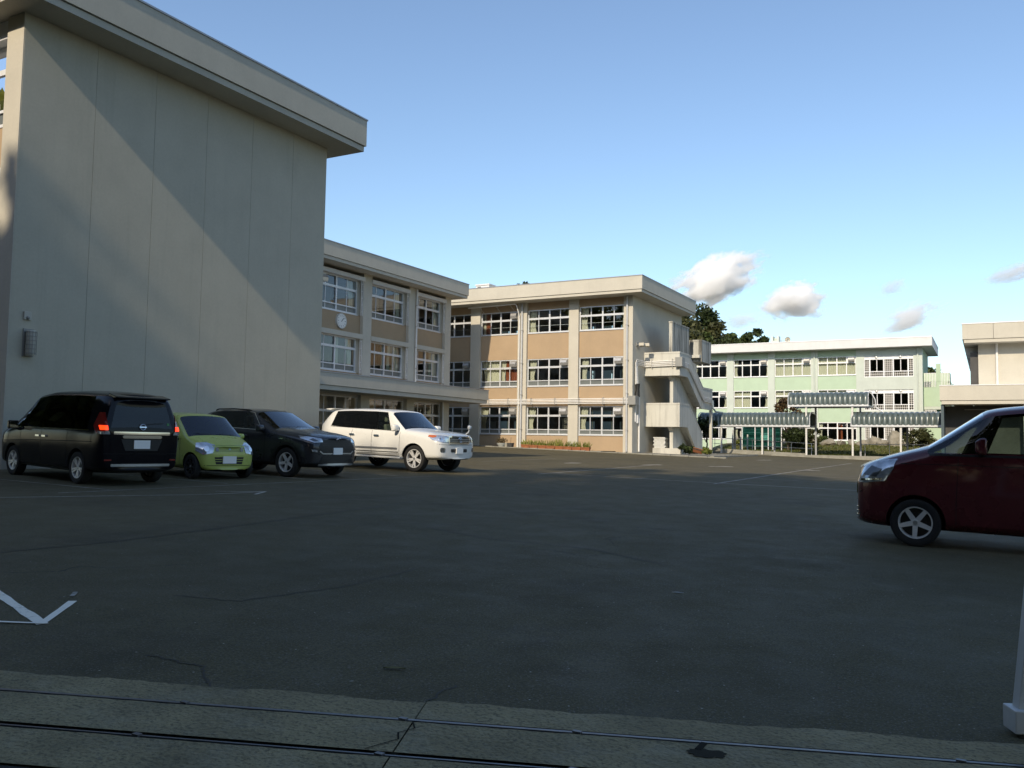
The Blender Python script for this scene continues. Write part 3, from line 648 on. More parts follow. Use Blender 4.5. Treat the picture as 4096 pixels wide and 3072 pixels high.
m = MB(); xs = [-700, -300, -120, -45, -30, -20, -10, 0, 12, 25, 80, 300, 700]; ys = [-500, -150, -30, -10, 0, 10, 25, 40, 60, 80, 95, 160, 400, 1200]
m.add([(x, y, gz(x, y)) for y in ys for x in xs], [(j * len(xs) + i, j * len(xs) + i + 1, (j + 1) * len(xs) + i + 1, (j + 1) * len(xs) + i) for j in range(len(ys) - 1) for i in range(len(xs) - 1)])
tag(m.build('ground', ASPH), kind='structure')

# concrete gate apron with two rails, rotated with the gate line
GA = R(22.5); gu = Vector((math.cos(GA), math.sin(GA))); gn = Vector((math.sin(GA), -math.cos(GA))); go = Vector((-2.09, 3.87))
def gp(u, d): q = go + gu * u + gn * d; return (q.x, q.y)
def conc_mat():
    m = mat('rough_concrete', (.27, .215, .115), .9, var=.35, scale=2.2, bump=.7, bscale=38, detail=10)
    n = m.node_tree.nodes; l = m.node_tree.links; b = n['Principled BSDF']; src = b.inputs['Base Color'].links[0].from_socket
    g = n.new('ShaderNodeNewGeometry'); t = n.new('ShaderNodeTexNoise'); t.inputs['Scale'].default_value = 55; t.inputs['Detail'].default_value = 4; l.new(g.outputs['Position'], t.inputs[0])
    r = n.new('ShaderNodeMapRange'); r.inputs[1].default_value = .5; r.inputs[2].default_value = .68; r.inputs[4].default_value = .75; l.new(t.outputs[0], r.inputs[0])
    t2 = n.new('ShaderNodeTexNoise'); t2.inputs['Scale'].default_value = 3.3; t2.inputs['Detail'].default_value = 8; t2.inputs['Roughness'].default_value = .7; l.new(g.outputs['Position'], t2.inputs[0])
    r2 = n.new('ShaderNodeMapRange'); r2.inputs[1].default_value = .5; r2.inputs[2].default_value = .75; r2.inputs[4].default_value = .6; l.new(t2.outputs[0], r2.inputs[0])
    x = n.new('ShaderNodeMix'); x.data_type = 'RGBA'; x.inputs['B'].default_value = (.07, .06, .038, 1); l.new(src, x.inputs['A']); l.new(r.outputs[0], x.inputs['Factor'])
    x2 = n.new('ShaderNodeMix'); x2.data_type = 'RGBA'; x2.inputs['B'].default_value = (.30, .27, .19, 1); l.new(x.outputs['Result'], x2.inputs['A']); l.new(r2.outputs[0], x2.inputs['Factor'])
    l.new(x2.outputs['Result'], b.inputs['Base Color']); return m
CONC = conc_mat()
Ap = bpy.data.objects.new('gate_apron', None); COL.objects.link(Ap); tag(Ap, 'rough concrete strip with two steel gate rails across the entrance', kind='structure')
rnd = random.Random(4)
def apron_strip(d0, d1, u0, u1, ragged=0, top=.012):
    n = int((u1 - u0) / .06); A = []; B = []
    for i in range(n + 1):
        u = u0 + (u1 - u0) * i / n
        A.append(gp(u, d0 + (rnd.uniform(-.012, .012) + .012 * math.sin(u * 7) if ragged else 0))); B.append(gp(u, d1))
    m = MB(); v = [(x, y, gz(x, y) + top + rnd.uniform(-.0015, .0015)) for x, y in A] + [(x, y, gz(x, y) + top) for x, y in B]
    v += [(x, y, gz(x, y) - .1) for x, y in A]
    f = [(i, i + 1, n + 2 + i, n + 1 + i) for i in range(n)] + [(i + 1, i, 2 * (n + 1) + i, 2 * (n + 1) + i + 1) for i in range(n)]
    m.add(v, f); return m.build('concrete_slab', CONC, Ap)
for u0, u1 in ((-9, -.432), (-.425, 4.6)):
    apron_strip(0, .262, u0, u1, 1, .012 + (0.003 if u0 > -1 else 0)); apron_strip(.308, .69, u0, u1, 0, .014); apron_strip(.745, 1.11, u0, u1, 0, .012)
RAIL = mat('rail_steel', (.16, .16, .17), .42, .7, var=.3, scale=6)
GROOVE = mat('groove_black', (.02, .018, .014), .95, spec=.1)  # near-black colour shared by the rail grooves, crack and drain cover
for d, dz in ((.285, .0), (.716, -.006)):
    m = MB()
    for i in range(30):
        pass
    a0, a1 = gp(-9, d), gp(4.6, d); pts = [(*gp(u, d), gz(*gp(u, d)) + .016 + dz) for u in np.linspace(-9, 4.6, 40)]
    hw = .011 if d < .5 else .006
    for a, b in zip(pts[:-1], pts[1:]):      # flat bar sections
        n_ = Vector((gn.x, gn.y, 0)) * hw; A, B = Vector(a), Vector(b); dn_ = Vector((0, 0, -.02))
        m.add([A - n_, A + n_, B + n_, B - n_, A - n_ + dn_, A + n_ + dn_, B + n_ + dn_, B - n_ + dn_], [(0, 1, 2, 3), (0, 3, 7, 4), (1, 5, 6, 2)])
    tag(m.build('gate_rail', RAIL, Ap))
    m = MB(); w = .015 if d < .5 else .024
    q = [gp(-9, d - w), gp(4.6, d - w), gp(4.6, d + w), gp(-9, d + w)]; m.add([(x, y, gz(x, y) + .005) for x, y in q], [(0, 1, 2, 3)]); m.build('rail_groove', GROOVE, Ap)
    m = MB()
    for u in (-1.55, -.48, .33, 2.0):
        c = gp(u, d); m.box(c[0] - .02, c[0] + .02, c[1] - .012, c[1] + .012, gz(*c), gz(*c) + .022 + dz)
    m.build('rail_clip', RAIL, Ap)
WET = mat('damp_concrete', (.03, .027, .019), .9, spec=.1)
def blob(name, cx, cy, rx, ry, dz, material, seed, parent=None, rot=0, n=26):
    q = random.Random(seed); pts = []
    for k in range(n):
        a = 2 * math.pi * k / n; r_ = 1 + q.uniform(-.22, .22); x = rx * r_ * math.cos(a); y = ry * r_ * math.sin(a)
        pts.append((cx + x * math.cos(rot) - y * math.sin(rot), cy + x * math.sin(rot) + y * math.cos(rot)))
    return sheet(name, pts, dz, material, parent)
c = gp(.90, .43); blob('damp_patch', c[0], c[1], .085, .05, .0175, WET, 3, Ap, GA)
c = gp(.88, .345); m = MB(); m.box(c[0] - .014, c[0] + .014, c[1] - .05, c[1] + .05, gz(*c) - .05, gz(*c) + .0185); o = m.build('rail_anchor', GROOVE, Ap)
c = gp(-2.75, .42); blob('rust_patch', c[0], c[1], .16, .035, .0175, mat('rust_dirt', (.03, .014, .009), .8), 8, Ap, GA + .5)
m = MB(); pts = []
cq = [(-.43, .31), (-.40, .40), (-.46, .47), (-.44, .55), (-.5, .62), (-.55, .69)]
for i, (u, d) in enumerate(cq): pts.append((u, d))
v = []; f = []
for i, (u, d) in enumerate(pts):
    for s_ in (-1, 1): x, y = gp(u + s_ * .004, d); v.append((x, y, gz(x, y) + .0185))
for i in range(len(pts) - 1): f.append((2 * i, 2 * i + 1, 2 * i + 3, 2 * i + 2))
m.add(v, f); m.build('crack', GROOVE, Ap)
# a dark asphalt street sheet under the photographer
sheet('street', [gp(-14, 1.115), gp(12, 1.115), gp(12, 9), gp(-14, 9)], .004, mat('street_asphalt', (.045, .045, .042), .9, var=.3, scale=4, bump=.4)).__setitem__('kind', 'structure')

# painted lines ---------------------------------------------------------------
def paint_mat(name, lo, hi, col=(.64, .60, .52)):
    m = bpy.data.materials.new(name); m.use_nodes = True; n = m.node_tree.nodes; l = m.node_tree.links; b = n['Principled BSDF']; b.inputs['Roughness'].default_value = .8
    g = n.new('ShaderNodeNewGeometry'); t = n.new('ShaderNodeTexNoise'); t.inputs['Scale'].default_value = 26; t.inputs['Detail'].default_value = 8; t.inputs['Roughness'].default_value = .7; l.new(g.outputs['Position'], t.inputs[0])
    t2 = n.new('ShaderNodeTexNoise'); t2.inputs['Scale'].default_value = 1.6; t2.inputs['Detail'].default_value = 5; l.new(g.outputs['Position'], t2.inputs[0])
    ad = n.new('ShaderNodeMath'); ad.operation = 'MULTIPLY_ADD'; ad.inputs[1].default_value = .8; l.new(t2.outputs[0], ad.inputs[0]); l.new(t.outputs[0], ad.inputs[2])
    r = n.new('ShaderNodeMapRange'); r.inputs[1].default_value = lo; r.inputs[2].default_value = hi; l.new(ad.outputs[0], r.inputs[0])
    x = n.new('ShaderNodeMix'); x.data_type = 'RGBA'; x.inputs['A'].default_value = (.055, .055, .05, 1); x.inputs['B'].default_value = tuple(col) + (1,); l.new(r.outputs[0], x.inputs['Factor']); l.new(x.outputs['Result'], b.inputs['Base Color'])
    return m
PAINT = paint_mat('road_paint', .62, .95); WORN = paint_mat('worn_road_paint', .66, 1.1, (.46, .43, .37)); FRESH = paint_mat('thick_road_paint', .48, .85, (.88, .82, .70))
def stroke(name, pts, w, material=WORN, parent=None, dz=.004):
    v = []; f = []; q = random.Random(len(pts) + int(abs(pts[0][0]) * 100)); P = []
    for (x0, y0), (x1, y1) in zip(pts[:-1], pts[1:]):
        n = max(2, int(math.hypot(x1 - x0, y1 - y0) / .12))
        for k in range(n): P.append((x0 + (x1 - x0) * k / n, y0 + (y1 - y0) * k / n))
    P.append(pts[-1])
    for i, (x, y) in enumerate(P):
        a = P[max(0, i - 1)]; b = P[min(len(P) - 1, i + 1)]; d = Vector((b[0] - a[0], b[1] - a[1])).normalized(); nn = Vector((-d.y, d.x))
        for s_ in (-1, 1):
            e = w / 2 * (1 + q.uniform(-.18, .18)); xx, yy = x + nn.x * s_ * e, y + nn.y * s_ * e; v.append((xx, yy, gz(xx, yy) + dz))
    for i in range(len(P) - 1): f.append((2 * i, 2 * i + 1, 2 * i + 3, 2 * i + 2))
    m = MB(); m.add(v, f); return m.build(name, material, parent)
Pm = bpy.data.objects.new('parking_markings', None); COL.objects.link(Pm); tag(Pm, 'thin white parking lines and arrows painted on the asphalt', kind='structure')
stroke('parking_line', [(-15.4, 5.4), (-13.66, 8.26), (-12.36, 11.02), (-12.14, 12.46)], .035, PAINT, Pm)
stroke('arrow_stroke', [(-12.72, 11.75), (-12.14, 12.46)], .035, PAINT, Pm, .006); stroke('arrow_stroke', [(-12.14, 12.46), (-11.82, 11.86)], .05, PAINT, Pm, .008)
stroke('parking_line', [(-13.9, 9.4), (-13.75, 13.29), (-13.58, 16.73), (-13.4, 20.0)], .045, WORN, Pm)
stroke('parking_line', [(-19, 10.3), (-14.0, 10.46)], .045, WORN, Pm, .006); stroke('parking_line', [(-18.6, 13.2), (-14.1, 13.35)], .045, WORN, Pm, .006)
stroke('parking_line', [(-18.4, 15.7), (-13.9, 15.95)], .05, PAINT, Pm, .006); stroke('parking_line', [(-18.4, 18.9), (-13.7, 19.1)], .045, WORN, Pm, .006)
stroke('arrow_stroke', [(-6.75, 4.06), (-5.43, 3.61)], .075, FRESH, Pm); stroke('arrow_stroke', [(-5.45, 3.62), (-5.92, 4.16)], .055, FRESH, Pm, .006); stroke('arrow_stroke', [(-6.2, 3.36), (-5.68, 3.48), (-5.43, 3.62)], .03, FRESH, Pm, .008)
stroke('arrow_stroke', [(-6.08, 4.26), (-6.2, 4.38)], .035, WORN, Pm, .006)
stroke('parking_line', [(-12.3, 24.2), (-12.6, 30.5), (-13.08, 37.0)], .075, WORN, Pm)
stroke('parking_line', [(-12.23, 25.13), (-7.06, 25.57), (-3.0, 26.4)], .055, PAINT, Pm, .006)
stroke('parking_line', [(-12.36, 28.61), (-7.79, 29.5), (-3.6, 30.6)], .055, WORN, Pm, .006); stroke('parking_line', [(-12.5, 32.3), (-7.61, 33.8), (-3.8, 34.8)], .055, WORN, Pm, .006)
stroke('parking_line', [(-7.0, 25.0), (-7.3, 40), (-7.55, 58)], .085, WORN, Pm, .008)
stroke('parking_line', [(-18.04, 30.5), (-18.35, 38)], .06, WORN, Pm)
for a, b in (((-15.69, 33.36), (-15.37, 34.32)), ((-13.25, 36.2), (-12.83, 37.37)), ((-11.11, 38.77), (-10.33, 40.01)), ((-7.58, 40.25), (-6.63, 40.78)), ((-12.46, 54.0), (-11.97, 55.7))):
    stroke('arrow_stroke', [a, b], .16, PAINT, Pm, .010); stroke('arrow_stroke', [b, (b[0] - .5, b[1] - .1)], .12, PAINT, Pm, .012)

TARSEAM = mat('tar_seam', (.034, .028, .017), .7, var=.3, scale=9)
for pts, w_ in (([(-8.0, 2.0), (-8.44, 5.13), (-8.35, 6.09), (-8.45, 7.55), (-8.8, 10.44), (-9.3, 14)], .03), ([(-5.56, 4.77), (-5.02, 4.9), (-4.8, 5.95), (-4.9, 7.2)], .014), ([(-4.3, 3.51), (-4.0, 3.52), (-3.86, 3.53), (-3.67, 3.37), (-3.55, 3.3)], .012), ([(-2.54, 4.07), (-2.51, 3.72)], .012), ([(-3.0, 9.0), (-4.2, 9.6), (-5.6, 9.5), (-7.0, 10.1)], .018)):
    q = random.Random(int(w_ * 1e4)); P2 = []
    for a, b in zip(pts[:-1], pts[1:]):
        for t in np.linspace(0, 1, 9)[:-1]: P2.append((a[0] + (b[0] - a[0]) * t + q.uniform(-.02, .02), a[1] + (b[1] - a[1]) * t + q.uniform(-.02, .02)))
    stroke('asphalt_crack', P2, w_, TARSEAM, Pm, .003)
# kerb and drain strip along the classroom block
KERB = mat('kerb_concrete', (.26, .25, .21), .9, var=.3, scale=1.5, bump=.4, bscale=40)
Kb = bpy.data.objects.new('kerb', None); COL.objects.link(Kb); tag(Kb, 'low weathered concrete kerb along the foot of the classroom block', kind='structure')
x = -36.0
while x < -15.2:
    m = MB(); y = 54.4 if x > -33 else 54.4
    m.box(x, x + 1.18, 54.2, 54.45, gz(x, 54) - .1, gz(x, 54) + .05); m.build('kerb_stone', KERB, Kb, bevel=.015); x += 1.2
y = 54.5
while y < 66:
    m = MB(); m.box(-15.5, -15.25, y, y + 1.18, .4, gz(-15.4, y) + .11); m.build('kerb_stone', KERB, Kb, bevel=.015); y += 1.2
m = MB(); m.add([(x, y, gz(x, y) + .03) for x, y in ((-38, 54.45), (-15.5, 54.45), (-15.5, 67), (-38, 67))], [(0, 1, 2, 3)]); tag(m.build('apron_slab', mat('apron_concrete', (.2, .19, .155), .9, var=.35, scale=1.2, bump=.4)), 'concrete apron at the foot of the classroom block', kind='structure')
m = MB(); m.box(-15.2, 8, 70.6, 70.85, .2, .83); tag(m.build('walkway_kerb', KERB), 'low concrete kerb in front of the covered walkway', kind='structure')
m = MB(); m.box(-22, 8, 70.86, 75.2, .2, .80); tag(m.build('walkway_floor', mat('apron_concrete', ())), 'concrete floor of the covered walkway', kind='structure')

# grass bank up to the mint green block
def grass_z(x, y):
    t = min(max((y - 75) / 13, 0), 1); return .72 + 1.0 * t * t * (3 - 2 * t) + .05 * math.sin(x * 1.1) * t
m = MB(); nx, ny = 40, 24
P = [(-23 + 40 * i / nx, 75.1 + 19 * j / ny) for j in range(ny + 1) for i in range(nx + 1)]
m.add([(x, y, grass_z(x, y)) for x, y in P], [(j * (nx + 1) + i, j * (nx + 1) + i + 1, (j + 1) * (nx + 1) + i + 1, (j + 1) * (nx + 1) + i) for j in range(ny) for i in range(nx)])
tag(m.build('grass_bank', mat('grass_soil', (.085, .095, .028), .95, col2=(.14, .11, .055), scale=.6, bump=.5, bscale=30)), 'grassy bank in front of the mint green block', kind='structure')
GRASS = leaf_mat('grass_blade', (.05, .075, .015), (.16, .16, .045), .3)
rnd = np.random.default_rng(5); N = 26000
gx = rnd.uniform(-22, 5, N); gy = 75.3 + 14 * rnd.random(N) ** 1.3
gzv = np.array([grass_z(a, b) for a, b in zip(gx, gy)]); hgt = rnd.uniform(.05, .17, N); ang = rnd.uniform(0, 6.28, N); w = rnd.uniform(.02, .05, N); lean = rnd.normal(0, .06, (N, 2))
V_ = np.zeros((N, 3, 3)); V_[:, 0] = np.stack([gx - np.cos(ang) * w, gy - np.sin(ang) * w, gzv], 1); V_[:, 1] = np.stack([gx + np.cos(ang) * w, gy + np.sin(ang) * w, gzv], 1); V_[:, 2] = np.stack([gx + lean[:, 0], gy + lean[:, 1], gzv + hgt], 1)
def np_mesh(name, V_, k, material, parent=None):
    n = V_.shape[0]; me = bpy.data.meshes.new(name); me.vertices.add(n * k); me.vertices.foreach_set('co', V_.reshape(-1).astype(np.float32))
    me.loops.add(n * k); me.loops.foreach_set('vertex_index', np.arange(n * k, dtype=np.int32)); me.polygons.add(n); me.polygons.foreach_set('loop_start', np.arange(0, n * k, k, dtype=np.int32))
    me.update(calc_edges=True); me.materials.append(material); o = bpy.data.objects.new(name, me); COL.objects.link(o); o.parent = parent; return o
tag(np_mesh('grass', V_, 3, GRASS), 'short rough grass on the bank', 'grass', kind='stuff')

# ================================================================== trees and plants
BARK = mat('bark', (.09, .07, .05), .95, var=.4, scale=8, bump=.6, bscale=20)
def leaves(c, rad, n, size, rng, squash=1., up=.0):
    """n leaf quads gathered into a clump round c"""
    p = rng.normal(0, .5, (n, 3)); p /= np.maximum(1, np.linalg.norm(p, axis=1, keepdims=True)); p *= rad; p[:, 2] *= squash; p += np.array(c)
    a = rng.normal(size=(n, 3)); a /= np.linalg.norm(a, axis=1, keepdims=True); b = rng.normal(size=(n, 3)); b[:, 2] += up; b -= a * (a * b).sum(1, keepdims=True); b /= np.linalg.norm(b, axis=1, keepdims=True) + 1e-9
    s = size * rng.uniform(.6, 1.3, (n, 1)); a *= s; b *= s * .55
    return np.stack([p - a, p - b, p + a, p + b], 1)
def tree(name, label, x, y, z, H, rad, nclump, nleaf, size, material, seed, group=None, crown_low=.3, cat='tree', flat=.85, limbs=5, trunk=True, wisp=0, wh=7):
    rng = np.random.default_rng(seed); t = thing(name, label, cat, (0, 0, 0), 0, group); L_ = []; cs = []
    cz = z + H * (crown_low + 1) / 2; hz = H * (1 - crown_low) / 2
    for k in range(nclump):
        v = rng.normal(size=3); v /= np.linalg.norm(v); r_ = rng.uniform(.35, .95) ** .6
        q = (x + v[0] * r_ * rad, y + v[1] * r_ * rad, cz + v[2] * r_ * hz * flat)
        cr = rad * rng.uniform(.26, .46); cs.append(q); L_.append(leaves(q, cr, nleaf, size, rng, .8))
    for k in range(wisp):      # sparse leaf clumps added above the crown to feather its shadow edge
        a = rng.uniform(0, 6.28); r_ = rad * rng.uniform(0, .95); L_.append(leaves((x + r_ * math.cos(a), y + r_ * math.sin(a), z + H - 1 + wh * rng.random() ** 1.5), 1.1, 34, size, rng))
    np_mesh('crown', np.concatenate(L_), 4, material, t)
    if trunk:
        m = MB(); r0_ = max(.05, H * .02)
        m.tube([(x, y, z - .3), (x + .1, y, z + H * .25), (x - .05, y + .1, z + H * .55), (x, y, z + H * .85)], [r0_ * 1.3, r0_, r0_ * .7, r0_ * .25], 8)
        for q in cs[:limbs]: m.tube([(x, y, z + H * .3), ((x + q[0]) / 2, (y + q[1]) / 2, z + H * .5), q], [r0_ * .55, r0_ * .35, r0_ * .1], 6)
        m.build('trunk', BARK, t, smooth=True)
    return t
LF1 = leaf_mat('leaf_dark', (.012, .022, .008), (.05, .075, .022)); LF2 = leaf_mat('leaf_olive', (.03, .035, .012), (.085, .088, .032)); LF3 = leaf_mat('leaf_mid', (.02, .035, .01), (.08, .11, .03)); LF4 = leaf_mat('leaf_red', (.05, .028, .012), (.14, .085, .035))
LF5 = leaf_mat('leaf_young', (.05, .075, .012), (.2, .22, .05)); LFS = leaf_mat('leaf_backlit', (.09, .095, .018), (.22, .21, .05), .5)  # street tree leaves are brightened and translucent to warm the ground light
# wooded hill behind the mint green block
tag(MB().add([(-150, 112, .5), (-26, 112, .5), (-10, 118, .5), (-10, 200, 4), (-60, 200, 14), (-150, 200, 18), (-34, 135, 6), (-60, 140, 9), (-100, 140, 10)], [(0, 1, 6, 7, 8), (1, 2, 3, 6), (6, 3, 4, 7), (8, 7, 4, 5), (0, 8, 5)]).build('hill', mat('hill_soil', (.05, .055, .02), .95, var=.3)), kind='structure')
for k, (x, y, z, H, r_, mt, lb) in enumerate((
    (-39.6, 136, 4, 19.0, 3.6, LF1, 'tall dark rounded tree rising highest on the wooded hill'),
    (-43.5, 134, 4, 17.2, 4.0, LF2, 'olive brown tree on the hill beside the classroom block eave'),
    (-48.5, 137, 5, 17.0, 4.5, LF2, 'olive tree on the hill half hidden by the classroom block'),
    (-36.6, 132, 3, 16.0, 2.9, LF2, 'brownish tree on the hill right of the tallest tree'),
    (-38.5, 127, 3, 14.6, 3.4, LF2, 'low brown green tree in front of the hill trees'),
    (-34.2, 130, 3, 14.8, 2.6, LF3, 'green tree stepping down the wooded hill toward the roof vent'),
    (-43.5, 126, 3, 14.2, 3.6, LF2, 'low olive tree above the staircase box on the hill'),
    (-31.2, 128, 3, 13.6, 2.4, LF3, 'small bushy green tree just above the mint green block roof'),
    (-28.8, 127, 3, 14.0, 1.9, LF1, 'slim dark tree beside the open roof vent'),
    (-33.0, 126, 3, 13.6, 2.6, LF1, 'dark low tree between the green trees above the roof'),
    (-30.2, 129, 3, 14.6, 2.2, LF3, 'loose green treetop left of the open roof vent'),
    (-35.8, 127, 3, 14.2, 2.8, LF3, 'leafy green tree in front of the hill, above the left roof edge'),
    (-46.5, 127, 3, 15.0, 4.0, LF2, 'brown olive tree filling the gap beside the stained stair wall'),
    (-40.8, 130, 4, 15.5, 3.6, LF2, 'olive tree in the middle of the hill grove'))):
    tree('hill_tree', lb, x, y, z + .7, H + .5, r_, 52, 170, .32, mt, 20 + k, 'trees on the wooded hill', .15, flat=1.0)
for k, (x, y, top, r_, lb) in enumerate(((-62, 110, 24.9, 1.5, 'palm like treetop showing over the classroom roof, nearest the roof vent'), (-58.4, 110, 24.8, 1.5, 'second small treetop over the classroom roof, right of the first'), (-46, 110, 24.3, 1.6, 'tiny dark treetop over the middle of the classroom roof'),
    (-72, 81.5, 26.3, 1.7, 'feathery treetop over the connecting block roof beside the near wing'), (-71, 85.2, 25.4, 1.5, 'low treetop just clearing the connecting block roof'))):
    tree('distant_tree', lb, x, y, top - 14, 14, r_, 16, 60, .3, LF1, 60 + k, 'far treetops over the roofs', .6)
tree('garden_tree', 'rounded green tree behind the right end of the mint green block', -6.0, 115, .5, 11.6, 2.3, 34, 120, .3, LF3, 71, None, .3)
tree('garden_tree', 'small dark tree low behind the balcony tower', -2.2, 118, .5, 9.0, 1.6, 20, 90, .3, LF1, 72, None, .3)
tree('garden_tree', 'thin reddish tree poking up between the covered walkway roofs', -15.8, 80.2, 1.0, 5.0, 1.25, 22, 60, .14, LF4, 73, None, .45)
tree('garden_tree', 'slender dark leaved tree behind the foot of the outside staircase', -20.3, 70.2, .8, 3.0, .9, 18, 70, .12, LF1, 74, None, .5, limbs=6)
tree('shrub', 'dense dark green bush under the covered walkway roof', -15.2, 80.6, 1.0, 2.5, 1.15, 26, 130, .12, LF1, 75, 'garden shrubs', .05, 'shrub', trunk=False)
tree('shrub', 'olive bush beside the walkway post', -13.7, 80.8, 1.0, 2.6, .6, 14, 70, .12, LF2, 76, 'garden shrubs', .1, 'shrub', trunk=False)
tree('shrub', 'wispy grey green shrub beside the boulders at the right', -5.2, 85, 1.65, 1.5, 1.3, 22, 80, .12, LF2, 77, 'garden shrubs', .0, 'shrub', trunk=False)
tree('shrub', 'small rounded shrub below the red curtained windows', -14.0, 87, 1.6, 1.0, .7, 12, 60, .1, LF3, 78, 'garden shrubs', .0, 'shrub', trunk=False)
tree('shrub', 'bright yellow green shrub behind the handrail', -20.6, 84, 1.3, .95, .8, 14, 80, .1, LF5, 79, 'garden shrubs', .0, 'shrub', trunk=False)
tree('shrub', 'leafy dark plant under the staircase flight', -18.2, 58.2, .85, .75, .5, 10, 50, .12, LF1, 80, None, .05, 'plant', trunk=False)
tree('shrub', 'yellow green weeds at the foot of the staircase', -16.6, 57.6, .85, .45, .38, 10, 60, .07, LF5, 81, None, .0, 'plant', trunk=False)
# the belt of trees behind the gate that shades the car park; far-left ones added for dark reflections
for k, (x, y, H, r_) in enumerate(((-34, -15, 24.5, 6.6), (-25.5, -14, 23, 6.4), (-17, -15, 25, 6.6), (-8.5, -14, 23.4, 6.4), (0, -15.5, 25, 6.6), (8.5, -14.5, 23.4, 6.4), (17, -15, 24.6, 6.4), (25.5, -14, 23, 6.2), (-30, -20, 27, 6.8), (-21.2, -13.5, 23.6, 5.6), (-12.8, -13.6, 23.8, 5.6), (-29.5, -13.5, 23.6, 5.6), (-4.2, -13.6, 23.6, 5.6), (-21, -20.5, 26, 6.8), (-12.5, -20, 27.5, 6.8), (-4, -20.5, 26.5, 6.8), (4.5, -20, 27.5, 6.8), (13, -20.5, 26.5, 6.8), (21.5, -20, 27, 6.6), (-44, -13, 24, 6.6), (-52, -4, 22, 6.6), (-55, 5, 21, 6.4), (-50, 1, 18, 6.0))):
    tree('street_tree', 'tall street tree behind the photographer for shade on the car park and dark reflections', x, y, gz(x, y), H, r_, 90, 150, .55, LFS, 90 + k, 'street trees behind the gate', .1, wisp=34 if x > -5 else 0)
rng = np.random.default_rng(77); HV = []
for k in range(150):
    HV.append(leaves((rng.uniform(-48, 36), rng.uniform(-28, -25.5), rng.uniform(.5, 6.5)), 1.9, 130, .38, rng))
tag(np_mesh('added_hedge', np.concatenate(HV), 4, LFS), 'tall dense leaf screen added out of view behind the street trees to darken reflections', 'added_hedge', kind='stuff')  # unseen leaf mass, added so the car bodies reflect something dark
rng = np.random.default_rng(78); HV = []
for k in range(150):      # continuous undergrowth of the hill below the treetops
    x = rng.uniform(-54, -26.5); top = np.interp(x, [-54, -45, -40, -36, -33, -30, -27, -26], [17.0, 17.4, 17.8, 16.8, 16.2, 15.9, 15.3, 14.6])
    HV.append(leaves((x, rng.uniform(124, 128), top - 5.5 * rng.random() ** 1.3 - .8), 1.25, 120, .3, rng))
tag(np_mesh('hillside_wood', np.concatenate(HV), 4, LF2), 'dense brown green undergrowth on the wooded hill behind the roof', 'wood', kind='stuff')
# boulders
ROCK = mat('boulder_stone', (.3, .27, .22), .95, var=.4, scale=1.6, bump=.8, bscale=6, col2=(.16, .145, .11))
rk = [(-21.6, 85.5, .5), (-20.2, 86, .45), (-19.0, 85.6, .5), (-17.6, 86, .55), (-16.6, 86.2, .5), (-15.8, 86, .85), (-14.6, 86.3, .6), (-13.2, 86, .75), (-12.2, 86.4, .55), (-11.2, 86.2, .5), (-10.2, 86, .6), (-9.3, 86.5, .75), (-8.5, 86.1, .7), (-7.7, 87, .95), (-6.6, 87.2, .8), (-7.2, 85.8, .5), (-8.9, 87.2, .6), (-9.8, 87, .5)]
for k, (x, y, s_) in enumerate(sorted(rk)):
    bm = bmesh.new(); bmesh.ops.create_icosphere(bm, subdivisions=3, radius=1); q = np.random.default_rng(300 + k); pl = q.normal(size=(9, 3)); pl /= np.linalg.norm(pl, axis=1, keepdims=True)
    for v in bm.verts:
        c = np.array(v.co); dd = (pl @ c).max(); c = c / max(.55, dd) * .72; c = c + q.normal(0, .025, 3); c = c * np.array((.85, .7, .75 if k % 3 else .95)) * s_; v.co = c
    me = bpy.data.meshes.new('boulder'); bm.to_mesh(me); bm.free(); me.materials.append(ROCK); o = bpy.data.objects.new('boulder', me); COL.objects.link(o)
    o.location = (x, y, grass_z(x, y) + .22 * s_); o.rotation_euler = (.1, .1, k)
    tag(o, 'garden boulder on the grass bank, %s from the left' % ORD[k], 'boulder', 'boulders along the grass bank')

